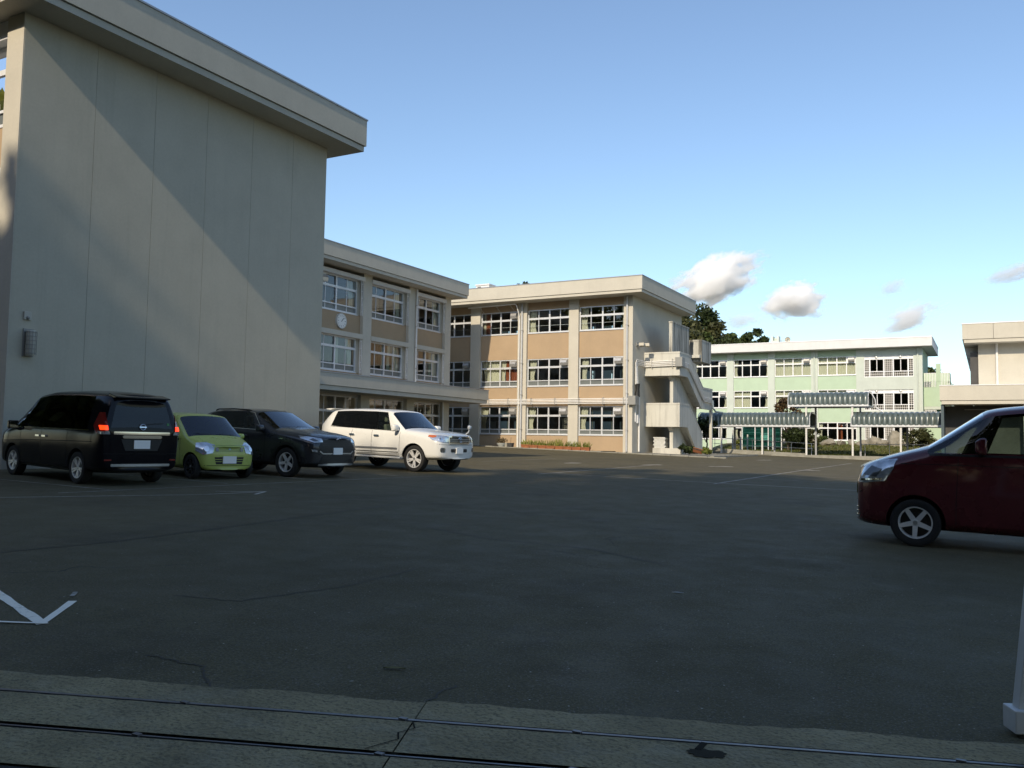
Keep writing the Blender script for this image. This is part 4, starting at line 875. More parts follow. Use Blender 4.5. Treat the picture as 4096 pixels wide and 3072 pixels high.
# ================================================================== covered walkway
Wk = thing('covered_walkway', 'covered walkway with ribbed grey green barrel roofs on slim posts', 'walkway')
FRPM = mat('ribbed_fibreglass', (.095, .125, .12), .3, .1, var=.35, scale=3, spec=.6)
FRPD = mat('walkway_shade', (.03, .035, .035), .6)
def barrel(x0, x1, zb, h, y0=71.4, y1=74.4, pitch=.36):
    n = max(3, round((x1 - x0) / pitch)); dx = (x1 - x0) / n; yc = (y0 + y1) / 2; hw = (y1 - y0) / 2
    part = MB(); part.box(x0 - .05, x1 + .05, y0 - .06, y0 + .06, zb - .14, zb + .02); part.box(x0 - .05, x1 + .05, y1 - .06, y1 + .06, zb - .14, zb + .02)
    for k in range(0, n + 1, 4): part.box(x0 + k * dx - .04, x0 + k * dx + .04, y0 + .06, y1 - .06, zb - .12, zb - .02)
    fr = part.build('roof_frame', ALU, Wk)
    tmpl = None
    for k in range(n):      # one bulging ribbed panel per pitch
        vs = []; fs = []; na, nb = 12, 6
        for i in range(na + 1):
            a = math.pi * i / na; 
            for j in range(nb + 1):
                t = j / nb; bulge = .12 * math.sin(math.pi * t) ** .6
                cy = -math.cos(a); sy = math.sin(a)
                e = abs(cy) ** .55 * (1 if cy > 0 else -1); f_ = sy ** .5 if sy > 0 else 0
                vs.append((t * dx, e * (hw + bulge * .8), f_ * (h - .08 + bulge)))
        for i in range(na):
            for j in range(nb): fs.append((i * (nb + 1) + j, i * (nb + 1) + j + 1, (i + 1) * (nb + 1) + j + 1, (i + 1) * (nb + 1) + j))
        if tmpl is None:
            m = MB(); m.add(vs, fs); o = m.build('roof_panel', FRPM, fr, smooth=True, sharp=60); tmpl = o.data
        else:
            o = bpy.data.objects.new('roof_panel', tmpl); COL.objects.link(o); o.parent = fr
        o.location = (x0 + k * dx, yc, zb)
    m = MB(); pr = [(yc + math.copysign(abs(math.cos(a)) ** .55, -math.cos(a)) * hw * 1.03, zb + max(0, math.sin(a)) ** .5 * (h + .03)) for a in [math.pi * i / 14 for i in range(15)]]
    for xx in (x0 - .02, x1 + .02): m.tube([(xx, y, z) for y, z in pr], .035, 6)
    m.tube([(x0, yc, zb + h + .02), (x1, yc, zb + h + .02)], .03, 6); m.build('end_trim', ALU, fr, smooth=True)
barrel(-21.3, -12.4, 3.16, 1.02); barrel(-14.0, -8.1, 4.76, 1.0); barrel(-9.3, -2.75, 3.2, 1.0)
POSTW = mat('post_white', (.58, .57, .54), .55, 0, var=.12, scale=5)
for x, y, zt in ((-19.39, 71.5, 3.04), (-16.07, 71.5, 3.04), (-12.65, 71.5, 4.64), (-9.23, 71.5, 4.64), (-5.84, 71.5, 3.08), (-19.0, 74.3, 3.04), (-15.7, 74.3, 3.04), (-12.4, 74.3, 4.64), (-9.0, 74.3, 4.64), (-5.6, 74.3, 3.08), (-2.9, 71.5, 3.3)):
    m = MB(); m.box(x - .065, x + .065, y - .065, y + .065, .5, zt); m.build('post', POSTW if y < 73 else mat('post_shade', (.3, .31, .33), .6), Wk)  # rear posts get a darker colour in place of shade
for pts in ([(-14.1, 72.9, 4.2), (-13.75, 72.9, 4.25), (-13.55, 72.9, 4.55), (-13.6, 72.9, 5.7)], [(-8.0, 72.9, 5.7), (-7.75, 72.9, 5.2), (-7.7, 72.9, 4.6), (-7.2, 72.9, 4.25)]):
    m = MB(); m.tube(pts, .05, 8); m.build('gutter_pipe', ALU, Wk, smooth=True)
Hr = thing('handrail', 'grey pipe handrail along the ramp beside the covered walkway', 'handrail')
for a, b in (((-21.0, 74.6, 2.12), (-12.6, 74.6, 1.72)), ((-20.9, 74.6, 1.62), (-12.7, 74.6, 1.3))):
    m = MB(); m.tube([a, b], .028, 6); m.build('rail', ALU, Hr, smooth=True)
for k in range(6):
    x = -20.8 + k * 1.6; m = MB(); m.tube([(x, 74.6, .7), (x, 74.6, 2.1 - k * .075)], .025, 6); m.build('rail_post', ALU, Hr, smooth=True)
Hr = thing('handrail', 'single white pipe rail in front of the grass at the right', 'handrail')
m = MB(); m.tube([(-9.0, 74.5, 1.73), (-2.6, 74.5, 1.78)], .035, 6); m.build('rail', POSTW, Hr, smooth=True)
for x in (-8.7, -6.9, -5.2, -3.6):
    m = MB(); m.tube([(x, 74.5, .7), (x, 74.5, 1.73)], .025, 6); m.build('rail_post', ALU, Hr, smooth=True)
tag(MB().prism([(-21.1, .3), (-12.7, .3), (-12.7, .93), (-21.1, 1.25)], 71.9, 72.1, 'y').build('ramp_wall', KERB), 'low sloping concrete ramp wall between the walkway posts', 'wall')

# glass display case
Dc = thing('display_case', 'teal glazed display case standing behind the covered walkway', 'display case', (-19.8, 80, 1.1))
TEAL = mat('teal_panel', (.02, .11, .10), .25, 0, var=.4, scale=1.2); 
m = MB(); m.box(0, 3.5, .5, .56, .3, 2.3); m.build('back_panel', TEAL, Dc)
for x in (0, 1.17, 2.34, 2.75, 3.5):
    m = MB(); m.box(x - .035, x + .035, 0, .07, 0, 2.3); m.build('post', ALUW, Dc)
for z in (.3, 1.0, 1.55, 2.25):
    m = MB(); m.box(0, 3.5, .01, .06, z, z + .05); m.build('rail', ALUW if z > 2 else TEAL, Dc)
for k, (a, b) in enumerate(((.05, 1.12), (1.22, 2.3), (2.8, 3.45))):
    m = MB(); m.add([(a, .02, .35), (b, .02, .35), (b, .02, 2.22), (a, .02, 2.22)], [(0, 1, 2, 3)]); m.build('pane', glass_mat('teal_glass', (.3, .65, .6), reflect=1.3), Dc)
m = MB(); m.box(1.6, 2.3, .3, .45, .9, 1.5); m.build('notice', ALUW, Dc)

# ================================================================== small things by the classroom block
TERRA = mat('terracotta', (.33, .115, .05), .8, var=.25, scale=5); SOIL = mat('soil', (.03, .022, .015), .95)
LFP = leaf_mat('planter_leaf', (.10, .13, .02), (.3, .3, .08))
for k in range(8):
    x = -29.05 + k * .665; y = 55.25
    p = thing('planter', 'terracotta planter trough with yellow green plants, %s from the left in the row' % ORD[k], 'planter', (x, y, gz(x, y) + .03), 0, 'planters along the classroom wall')
    m = MB(); a = .30; m.add([(-a, -.1, 0), (a, -.1, 0), (a, .1, 0), (-a, .1, 0), (-a - .03, -.14, .22), (a + .03, -.14, .22), (a + .03, .14, .22), (-a - .03, .14, .22)], [(0, 3, 2, 1), (0, 1, 5, 4), (1, 2, 6, 5), (2, 3, 7, 6), (3, 0, 4, 7)])
    m.box(-a - .045, a + .045, -.155, -.13, .18, .235); m.box(-a - .045, a + .045, .13, .155, .18, .235); m.build('trough', TERRA, p)
    m = MB(); m.box(-a, a, -.12, .12, .15, .2); m.build('soil', SOIL, p)
    q = np.random.default_rng(400 + k); n = 70; B = []
    bx = q.uniform(-.3, .3, n); by = q.uniform(-.1, .1, n); hh = q.uniform(.15, .5, n) * (1.25 if k in (4,) else 1); dx = q.normal(0, .12, n); dy = q.normal(0, .1, n); an = q.uniform(0, 3.14, n); ww = .02
    V_ = np.stack([np.stack([bx - np.cos(an) * ww, by - np.sin(an) * ww, np.full(n, .2)], 1), np.stack([bx + np.cos(an) * ww, by + np.sin(an) * ww, np.full(n, .2)], 1), np.stack([bx + dx * .6 + np.cos(an) * ww, by + dy * .6 + np.sin(an) * ww, .2 + hh * .7], 1), np.stack([bx + dx, by + dy, .2 + hh], 1)], 1)
    np_mesh('plant', V_, 4, LFP, p)
p = thing('bowl_planter', 'pale bowl planter with a dry dome of twigs, left of the downpipe', 'planter', (-31.0, 55.2, gz(-31, 55.2) + .03))
m = MB(); m.lathe([(0, 0), (.2, 0), (.22, .03), (.34, .2), (.36, .26), (.31, .24), (0, .2)], 20, 'z'); m.build('bowl', mat('pale_stone', (.42, .44, .42), .7, var=.15), p, smooth=True)
q = np.random.default_rng(9); np_mesh('plant', leaves((0, 0, .42), .42, 320, .06, q, .55), 4, leaf_mat('dry_leaf', (.07, .05, .025), (.2, .15, .08)), p)
p = thing('plant_pot', 'small dark square plant pot with a stick beside the downpipe', 'planter', (-30.25, 55.2, gz(-30.25, 55.2) + .03))
m = MB(); m.add([(-.15, -.15, 0), (.15, -.15, 0), (.15, .15, 0), (-.15, .15, 0), (-.19, -.19, .3), (.19, -.19, .3), (.19, .19, .3), (-.19, .19, .3)], [(0, 3, 2, 1), (0, 1, 5, 4), (1, 2, 6, 5), (2, 3, 7, 6), (3, 0, 4, 7), (4, 5, 6, 7)]); m.build('pot', mat('dark_plastic', (.05, .05, .05), .6), p)
m = MB(); m.tube([(0, 0, .28), (.02, 0, .7)], .015, 5); m.build('stick', BARK, p)
p = thing('cement_block', 'pale concrete block standing between the bowl planter and the dark pot', 'block', (-30.6, 55.2, gz(-30.6, 55.2) + .03))
m = MB(); m.box(-.1, .1, -.1, .1, 0, .3); m.build('block', KERB, p, bevel=.01)
SLATE = mat('stacked_board', (.55, .55, .52), .8, var=.15, scale=8)
for k in range(9):
    o = MB().box(-.42 - .02 * (k % 3), .38 + .03 * (k % 2), -.3, .3, 0, .075).build('board', SLATE, None, bevel=.008)
    o.location = (-20.35 + .03 * math.sin(k * 2.1), 59.2, 1.225 + k * .085); o.rotation_euler = (0, 0, .05 * math.sin(k * 1.7))
    tag(o, 'pale board in the stack under the stairs, %s from the bottom' % ORD[k], 'board', 'boards stacked under the staircase')
p = thing('tipped_planter', 'terracotta planter lying tipped over at the foot of the staircase', 'planter', (-17.2, 57.4, .98), .4); p.rotation_euler = (.5, .25, .4)
m = MB(); m.add([(-.3, -.1, 0), (.3, -.1, 0), (.3, .1, 0), (-.3, .1, 0), (-.34, -.15, .24), (.34, -.15, .24), (.34, .15, .24), (-.34, .15, .24)], [(0, 3, 2, 1), (0, 1, 5, 4), (1, 2, 6, 5), (2, 3, 7, 6), (3, 0, 4, 7)]); m.build('trough', TERRA, p)
m = MB(); m.box(-.3, .3, -.11, .11, .16, .2); m.build('soil', SOIL, p)
tag(MB().box(-23.4, -22.2, 54.9, 55.3, .88, .97).build('drain_grate', GROOVE, None, bevel=.01), 'dark drain cover lying by the wall right of the planters', 'drain')
# wooden stakes near the handrail
for k, (x, h_) in enumerate(((-19.9, 2.1), (-19.2, 2.0), (-18.6, 1.7))):
    o = MB().tube([(0, 0, 0), (.03, 0, h_)], .06, 7).build('garden_stake', POSTW, None, smooth=True); o.location = (x, 77, .75)
    tag(o, 'pale garden stake behind the handrail, %s from the left' % ORD[k], 'stake', 'garden stakes behind the handrail')
# litter on the asphalt
LEAFY = mat('fallen_leaf_yellow', (.16, .14, .05), .8, var=.3, scale=30); LEAFB = mat('fallen_leaf_brown', (.16, .085, .04), .8); PAPER = mat('paper_scrap', (.6, .6, .58), .8)
for k, (x, y, s_, a, mt, lb) in enumerate(((-2.98, 4.11, .065, .4, LEAFY, 'long yellow green fallen leaf on the asphalt near the gate rails'), (-3.39, 5.01, .02, 1, LEAFB, 'small brown leaf farther up the asphalt in the middle'), (-.76, 5.26, .025, 2.2, LEAFB, 'brown leaf on the asphalt at the lower right'), (-2.42, 7.5, .05, .2, PAPER, 'white scrap of paper on the asphalt left of the red van'), (-3.02, 3.78, .012, .8, PAPER, 'tiny white pebble just behind the yellow leaf'))):
    m = MB(); n = 7; v = []; f = []
    for i in range(n):
        t = i / (n - 1); w_ = .24 * math.sin(math.pi * min(.97, max(.03, t))) ** .8
        for s2 in (-1, 0, 1): v.append(((t - .5) * 2 * s_, s2 * w_ * s_, .006 + .15 * s_ * (abs(s2) * .5 + math.sin(t * 3) * .25)))
    for i in range(n - 1):
        for j in range(2): f.append((i * 3 + j, i * 3 + j + 1, i * 3 + j + 4, i * 3 + j + 3))
    m.add(v, f); o = m.build('fallen_leaf' if mt not in (PAPER,) else 'litter_scrap', mt); o.location = (x, y, gz(x, y)); o.rotation_euler = (0, 0, a); tag(o, lb, 'leaf' if mt is not PAPER else 'litter')

# sliding gate end at the right edge of the picture
Gt = thing('sliding_gate', 'end of a pale grey sliding gate at the right edge with a boxed foot', 'gate', (0.105, 4.99, gz(.1, 4.99)), GA)
GATE = mat('gate_paint', (.6, .61, .6), .5, .1, var=.12, scale=4)
def leanbox(x0, x1, y0, y1, z0, z1, lean, name):
    m = MB(); v = []
    for z in (z0, z1):
        o = lean * z; v += [(x0 + o, y0, z), (x1 + o, y0, z), (x1 + o, y1, z), (x0 + o, y1, z)]
    m.add(v, [(0, 3, 2, 1), (4, 5, 6, 7), (0, 1, 5, 4), (1, 2, 6, 5), (2, 3, 7, 6), (3, 0, 4, 7)]); return m.build(name, GATE, Gt, bevel=.004)
leanbox(-.035, .07, -.035, .035, .10, 1.5, .115, 'end_post')
leanbox(.5, .55, -.025, .025, .10, 1.45, .115, 'bar'); leanbox(.9, .95, -.025, .025, .10, 1.45, .115, 'bar')
m = MB(); m.box(-.05, 1.9, -.07, .07, .02, .13); m.build('bottom_beam', GATE, Gt, bevel=.006)
m = MB(); m.box(.15, 1.9, -.03, .03, 1.42, 1.5); m.build('top_beam', GATE, Gt, bevel=.006)
for x in (.2, 1.5):
    m = MB(); m.lathe([(0, -.015), (.03, -.015), (.03, .015), (0, .015)], 14, 'y', (x, 0, .03)); m.build('roller', BLACK, Gt)
# ================================================================== cars
def paint(name, col, metal=.0, rough=.28, flake=.0):
    m = mat(name, col, rough, metal, spec=.15 if max(col) < .02 else .4, coat=.22 if max(col) < .02 else .6)
    n = m.node_tree.nodes; l = m.node_tree.links; b = n['Principled BSDF']; b.inputs['Coat Roughness'].default_value = .06
    g = n.new('ShaderNodeNewGeometry'); t = n.new('ShaderNodeTexNoise'); t.inputs['Scale'].default_value = 3.0; t.inputs['Detail'].default_value = 6; l.new(g.outputs['Position'], t.inputs[0])
    r = n.new('ShaderNodeMapRange'); r.inputs[1].default_value = .35; r.inputs[2].default_value = .75; r.inputs[3].default_value = rough * .8; r.inputs[4].default_value = rough * 1.5; l.new(t.outputs[0], r.inputs[0]); l.new(r.outputs[0], b.inputs['Roughness'])   # dust film
    return m
CAR_BLACK = paint('paint_black', (.004, .004, .007), 0, .14); CAR_LIME = paint('paint_lime', (.44, .52, .13), 0, .3); CAR_GREY = paint('paint_dark_grey', (.034, .036, .042), .3, .3)
CAR_WHITE = paint('paint_pearl_white', (.70, .70, .675), 0, .3); CAR_RED = paint('paint_wine_red', (.10, .011, .017), .2, .26)
TRIM = mat('black_trim', (.008, .008, .009), .5, var=.2, scale=6); UNDER = mat('underbody', (.008, .008, .008), .9); TYRE = mat('tyre_rubber', (.014, .014, .014), .85, bump=.2, bscale=80)
CHROME = mat('chrome', (.72, .73, .74), .12, 1.0); ALLOY = mat('alloy', (.68, .68, .67), .36, .25, var=.08, scale=20); ALLOYD = mat('alloy_dark', (.05, .05, .052), .4, .6)
LENS = mat('lamp_lens', (.62, .66, .7), .12, .65, coat=1, var=.45, scale=9); LENSD = mat('lamp_dark', (.09, .095, .1), .2, .3, coat=1); AMBER = mat('amber_lens', (.62, .13, .02), .2, 0, coat=1); REDL = mat('red_lens', (.22, .012, .01), .2, 0, coat=1)
REDON = mat('red_lamp_lit', (.6, .03, .02), .3, 0, emit=(1, .05, .015, 1.1)); PLATE = mat('plate_white', (.9, .9, .88), .5); SILV = mat('silver_trim', (.4, .41, .42), .35, .7)
GLOSSB = mat('gloss_black', (.006, .006, .007), .12, 0, coat=.5)
SEATM = mat('seat_fabric', (.035, .035, .037), .9); SEATB = mat('seat_beige', (.16, .15, .13), .9); SEAM = mat('panel_gap', (.004, .004, .004), .9)
G_DARK = glass_mat('car_glass_privacy', (.06, .065, .065), reflect=1.1); G_CLEAR = glass_mat('car_glass_clear', (.62, .74, .67), reflect=1.2); G_WIND = glass_mat('windshield_glass', (.42, .49, .47), reflect=1.6)

class Car:
    """body lofted from side stations; rows 0..8 run from the underside centre up to the roof centre"""
    def __init__(s, name, label, x, y, deg, paintm, stations, wheels, cells, rear_cells, front_cells=(), interior=SEATM, sub=2, arch=None, cowl=3):
        s.root = thing(name, label, 'car', (x, y, gz(x, y)))
        nrm = Vector((.0265, -.003, 1)).normalized(); fx = Vector((math.cos(R(deg)), math.sin(R(deg)), 0)); fx = (fx - nrm * fx.dot(nrm)).normalized(); fy = nrm.cross(fx)
        s.root.rotation_euler = Matrix((fx, fy, nrm)).transposed().to_euler()
        s.paint = paintm; s.wheels = wheels
        n = len(stations); P = []
        for st in stations:
            xl, xh, zb, wm, zbelt, wbelt, zr, wr, zt = st[:9]
            zs = zb + .1; zm = zb + (zbelt - zb) * .52; bow = st[9] if len(st) > 9 else 0
            rows = [(xl + bow, 0, zb), (xl, wm - .12, zb), (xl, wm - .025, zs), (xl, wm, zm), (xl, (wm * .6 + wbelt * .4), zbelt - .10), (xl, wbelt, zbelt), (xh, wr, zr), (xh + bow * .4, wr * .72, zr + (zt - zr) * .72), (xh + bow, 0, zt)]
            P.append(rows)
        verts = []; idx = {}
        for i, rows in enumerate(P):
            for j, (x_, y_, z_) in enumerate(rows):
                idx[i, j, 1] = len(verts); verts.append((x_, y_, z_))
                if j in (0, 8): idx[i, j, -1] = idx[i, j, 1]
                else: idx[i, j, -1] = len(verts); verts.append((x_, -y_, z_))
        faces = []; mats = []; s.slots = ['body']
        def slot(nm):
            if nm not in s.slots: s.slots.append(nm)
            return s.slots.index(nm)
        for i in range(n - 1):
            for j in range(8):
                for sd in (1, -1):
                    q = [idx[i, j, sd], idx[i + 1, j, sd], idx[i + 1, j + 1, sd], idx[i, j + 1, sd]]
                    if sd < 0: q = q[::-1]
                    q = list(dict.fromkeys(q)); faces.append(q)
                    nm = 'under' if j == 0 else cells(i, j, sd); mats.append(slot(nm or 'body'))
        for i, fl, cf in ((0, 1, front_cells), (n - 1, -1, rear_cells)):
            for j in range(8):
                q = [idx[i, j, 1], idx[i, j + 1, 1], idx[i, j + 1, -1], idx[i, j, -1]]
                if fl < 0: q = q[::-1]
                q = list(dict.fromkeys(q))
                if len(q) > 2: faces.append(q); mats.append(slot(dict(cf).get(j, 'body')))
        me = bpy.data.meshes.new('cage'); me.from_pydata(verts, [], faces); me.polygons.foreach_set('material_index', mats)
        slotm = {}
        for nm in s.slots + ['arch']:
            k = bpy.data.materials.new('slot_' + nm); me.materials.append(k); slotm[nm] = k
        o = bpy.data.objects.new('cage', me); COL.objects.link(o)
        bm = bmesh.new(); bm.from_mesh(me); bmesh.ops.recalc_face_normals(bm, faces=bm.faces); bm.to_mesh(me); bm.free()
        cr = {}
        for sd in (1, -1):
            for j in range(5, 8):
                cr[idx[cowl, j, sd], idx[cowl, j + 1, sd]] = .75; cr[idx[cowl + 1, j, sd], idx[cowl + 1, j + 1, sd]] = .45 if j > 5 else 0
            for i in range(n - 1):
                if i >= cowl: cr[idx[i, 5, sd], idx[i + 1, 5, sd]] = .6
                if i > cowl: cr[idx[i, 6, sd], idx[i + 1, 6, sd]] = .4
                if i < cowl: cr[idx[i, 6, sd], idx[i + 1, 6, sd]] = .3
                cr[idx[i, 2, sd], idx[i + 1, 2, sd]] = .4; cr[idx[i, 4, sd], idx[i + 1, 4, sd]] = .35
            for j in range(1, 8): cr[idx[n - 1, j, sd], idx[n - 1, j + 1, sd]] = .35
        cr = {tuple(sorted(k)): v for k, v in cr.items()}
        att = me.attributes.new('crease_edge', 'FLOAT', 'EDGE')
        for e in me.edges: att.data[e.index].value = cr.get(tuple(sorted(e.vertices)), 0)
        md = o.modifiers.new('s', 'SUBSURF'); md.levels = sub; md.render_levels = sub
        cutters = []
        for (wx, wr_, ww, tr) in wheels:
            for sd in (1, -1):
                c = MB(); rr = (arch or 1.16) * wr_
                c.lathe([(0, 0), (rr, 0), (rr, .42), (0, .42)], 40, 'y', (wx, (tr - .3) if sd > 0 else -(tr - .3) - .42, wr_ * 1.02)); slotm['arch%d' % len(cutters)] = bpy.data.materials.new('slot_arch#%d' % len(cutters)); me.materials.append(slotm['arch%d' % len(cutters)]); co = c.build('cut', slotm['arch%d' % len(cutters)]); cutters.append(co)
                bmm = bmesh.new(); bmm.from_mesh(co.data); bmesh.ops.remove_doubles(bmm, verts=bmm.verts, dist=1e-5); bmesh.ops.recalc_face_normals(bmm, faces=bmm.faces); bmm.to_mesh(co.data); bmm.free()
                b = o.modifiers.new('b', 'BOOLEAN'); b.operation = 'DIFFERENCE'; b.object = co; b.solver = 'EXACT'; b.material_mode = 'TRANSFER'
        dg = bpy.context.evaluated_depsgraph_get(); dg.update()
        ev = bpy.data.meshes.new_from_object(o.evaluated_get(dg), depsgraph=dg)
        for c in cutters: bpy.data.objects.remove(c)
        bpy.data.objects.remove(o)
        names = [k.name.split('.')[0].replace('slot_', '') if k else 'body' for k in ev.materials]
        bm = bmesh.new(); bm.from_mesh(ev); s.bvh = BVHTree.FromBMesh(bm); bm.free()
        pol = {}
        for p in ev.polygons: pol.setdefault(names[p.material_index], []).append(p)
        s.parts = {}
        for nm, ps in pol.items():
            used = {}; vs = []; fs = []
            for p in ps:
                f = []
                for v in p.vertices:
                    if v not in used: used[v] = len(vs); vs.append(tuple(ev.vertices[v].co))
                    f.append(used[v])
                fs.append(f)
            base = nm.split('#')[0]; mt = {'under': UNDER, 'arch': UNDER, 'body': paintm}.get(base)
            if mt is None: mt = {'windshield': G_WIND, 'front_window': G_CLEAR, 'quarter_window': G_CLEAR, 'side_window': G_DARK, 'rear_window': G_DARK, 'pillar': G_DARK, 'door': paintm, 'hood': paintm, 'tailgate': paintm, 'front_bumper': paintm, 'rear_bumper': paintm, 'cladding': TRIM}[base]
            nice = {'under': 'underbody', 'arch': 'wheel_well'}.get(base, base)
            m = MB(); m.add(vs, fs); s.parts[nm] = m.build(nice, mt, s.root, smooth=True, sharp=50)
        for (wx, wr_, ww, tr) in wheels: pass
        # cabin
        s.interior = interior
    def ray(s, p3, phi):
        o = Vector((math.cos(phi), math.sin(phi), 0)); h = s.bvh.ray_cast(Vector(p3) + o * 6, -o); return h if h[0] is not None else None
    def hit(s, p3, phi):
        """nearest surface point under p3 seen from direction phi"""
        o = Vector((math.cos(phi), math.sin(phi), 0)); u = Vector((-o.y, o.x, 0)); p = Vector(p3); q = u * p.dot(u) + Vector((0, 0, p.z))
        h = s.bvh.ray_cast(q + o * 6, -o)
        if h[0] is None:
            h = s.bvh.find_nearest(p); return h[0], h[1]
        return h[0], (h[1] if h[1].dot(o) > 0 else -h[1])
    def drape(s, name, pts, phi, material, proud=.008, parent=None, cuts=2, back=.02):
        """patch that follows the body: outline points in car space, seen from direction phi (degrees)"""
        phi = R(phi); o = Vector((math.cos(phi), math.sin(phi), 0)); u = Vector((-o.y, o.x, 0))
        bm = bmesh.new(); vs = [bm.verts.new((Vector(p).dot(u), Vector(p).z, 0)) for p in pts]; f = bm.faces.new(vs); bmesh.ops.triangulate(bm, faces=[f]); bmesh.ops.subdivide_edges(bm, edges=bm.edges[:], cuts=cuts, use_grid_fill=True)
        cen = sum((Vector(p) for p in pts), Vector()) / len(pts)
        bm.verts.ensure_lookup_table(); base = []
        for v in bm.verts:
            q = u * v.co.x + Vector((0, 0, v.co.y)); q3 = q + o * cen.dot(o); h, nn = s.hit(q3, phi); base.append((h, nn)); v.co = h + nn * proud
        bm.verts.index_update(); be = [e for e in bm.edges if e.is_boundary]; ret = bmesh.ops.extrude_edge_only(bm, edges=be)
        lut = {v.index: v for v in bm.verts if v.index >= 0}
        for v in [g for g in ret['geom'] if isinstance(g, bmesh.types.BMVert)]:
            b = s.bvh.find_nearest(v.co); v.co = b[0] - (v.co - b[0]).normalized() * back if (v.co - b[0]).length > 1e-6 else b[0]
        bmesh.ops.recalc_face_normals(bm, faces=bm.faces)
        me = bpy.data.meshes.new(name); bm.to_mesh(me); bm.free(); me.materials.append(material); me.polygons.foreach_set('use_smooth', [True] * len(me.polygons)); me.set_sharp_from_angle(angle=R(45))
        ob = bpy.data.objects.new(name, me); COL.objects.link(ob); ob.parent = parent or s.root; return ob
    def line(s, name, pts, phi, w, material, proud=.003, parent=None, step=.05):
        """narrow ribbon on the body along points, seen from phi"""
        phi_r = R(phi); o = Vector((math.cos(phi_r), math.sin(phi_r), 0)); Q = []
        for a, b in zip(pts[:-1], pts[1:]):
            a, b = Vector(a), Vector(b); n = max(1, int((b - a).length / step)); Q += [a.lerp(b, k / n) for k in range(n)]
        Q.append(Vector(pts[-1])); H = [s.hit(q, phi_r) for q in Q]; v = []; f = []
        for i, (h, nn) in enumerate(H):
            d = (H[min(i + 1, len(H) - 1)][0] - H[max(i - 1, 0)][0]); d = d.normalized() if d.length > 1e-6 else Vector((0, 0, 1)); t = d.cross(nn).normalized()
            v += [h + nn * proud + t * w / 2, h + nn * proud - t * w / 2]
        for i in range(len(H) - 1): f.append((2 * i, 2 * i + 1, 2 * i + 3, 2 * i + 2))
        m = MB(); m.add(v, f); return m.build(name, material, parent or s.root, smooth=True, sharp=80)
    def rect(s, name, c, w, h, phi, material, proud=.01, parent=None, cuts=1, ch=0):
        """rectangle (chamfered) seen from phi, centred on c"""
        ph = R(phi); u = Vector((-math.sin(ph), math.cos(ph), 0)); z = Vector((0, 0, 1)); c = Vector(c); a, b = w / 2, h / 2
        pts = [c + u * x + z * y for x, y in ((-a + ch, -b), (a - ch, -b), (a, -b + ch), (a, b - ch), (a - ch, b), (-a + ch, b), (-a, b - ch), (-a, -b + ch))] if ch else [c + u * x + z * y for x, y in ((-a, -b), (a, -b), (a, b), (-a, b))]
        return s.drape(name, pts, phi, material, proud, parent, cuts)
    def disc(s, name, c, rx, rz, phi, material, proud=.01, parent=None, n=16):
        ph = R(phi); u = Vector((-math.sin(ph), math.cos(ph), 0)); c = Vector(c)
        return s.drape(name, [c + u * rx * math.cos(2 * math.pi * k / n) + Vector((0, 0, rz * math.sin(2 * math.pi * k / n))) for k in range(n)], phi, material, proud, parent, 1)
    def ring(s, name, c, rx, rz, phi, material, rad=.01, proud=.012, parent=None, n=20):
        ph = R(phi); u = Vector((-math.sin(ph), math.cos(ph), 0)); c = Vector(c); h0, nn = s.hit(c, ph); m = MB(); pts = []
        ax = nn.cross(Vector((0, 0, 1))).normalized(); bx = ax.cross(nn)
        for k in range(n + 1): a = 2 * math.pi * k / n; pts.append(h0 + nn * proud + ax * rx * math.cos(a) + bx * rz * math.sin(a))
        m.tube(pts, rad, 6, False); return m.build(name, material, parent or s.root, smooth=True)
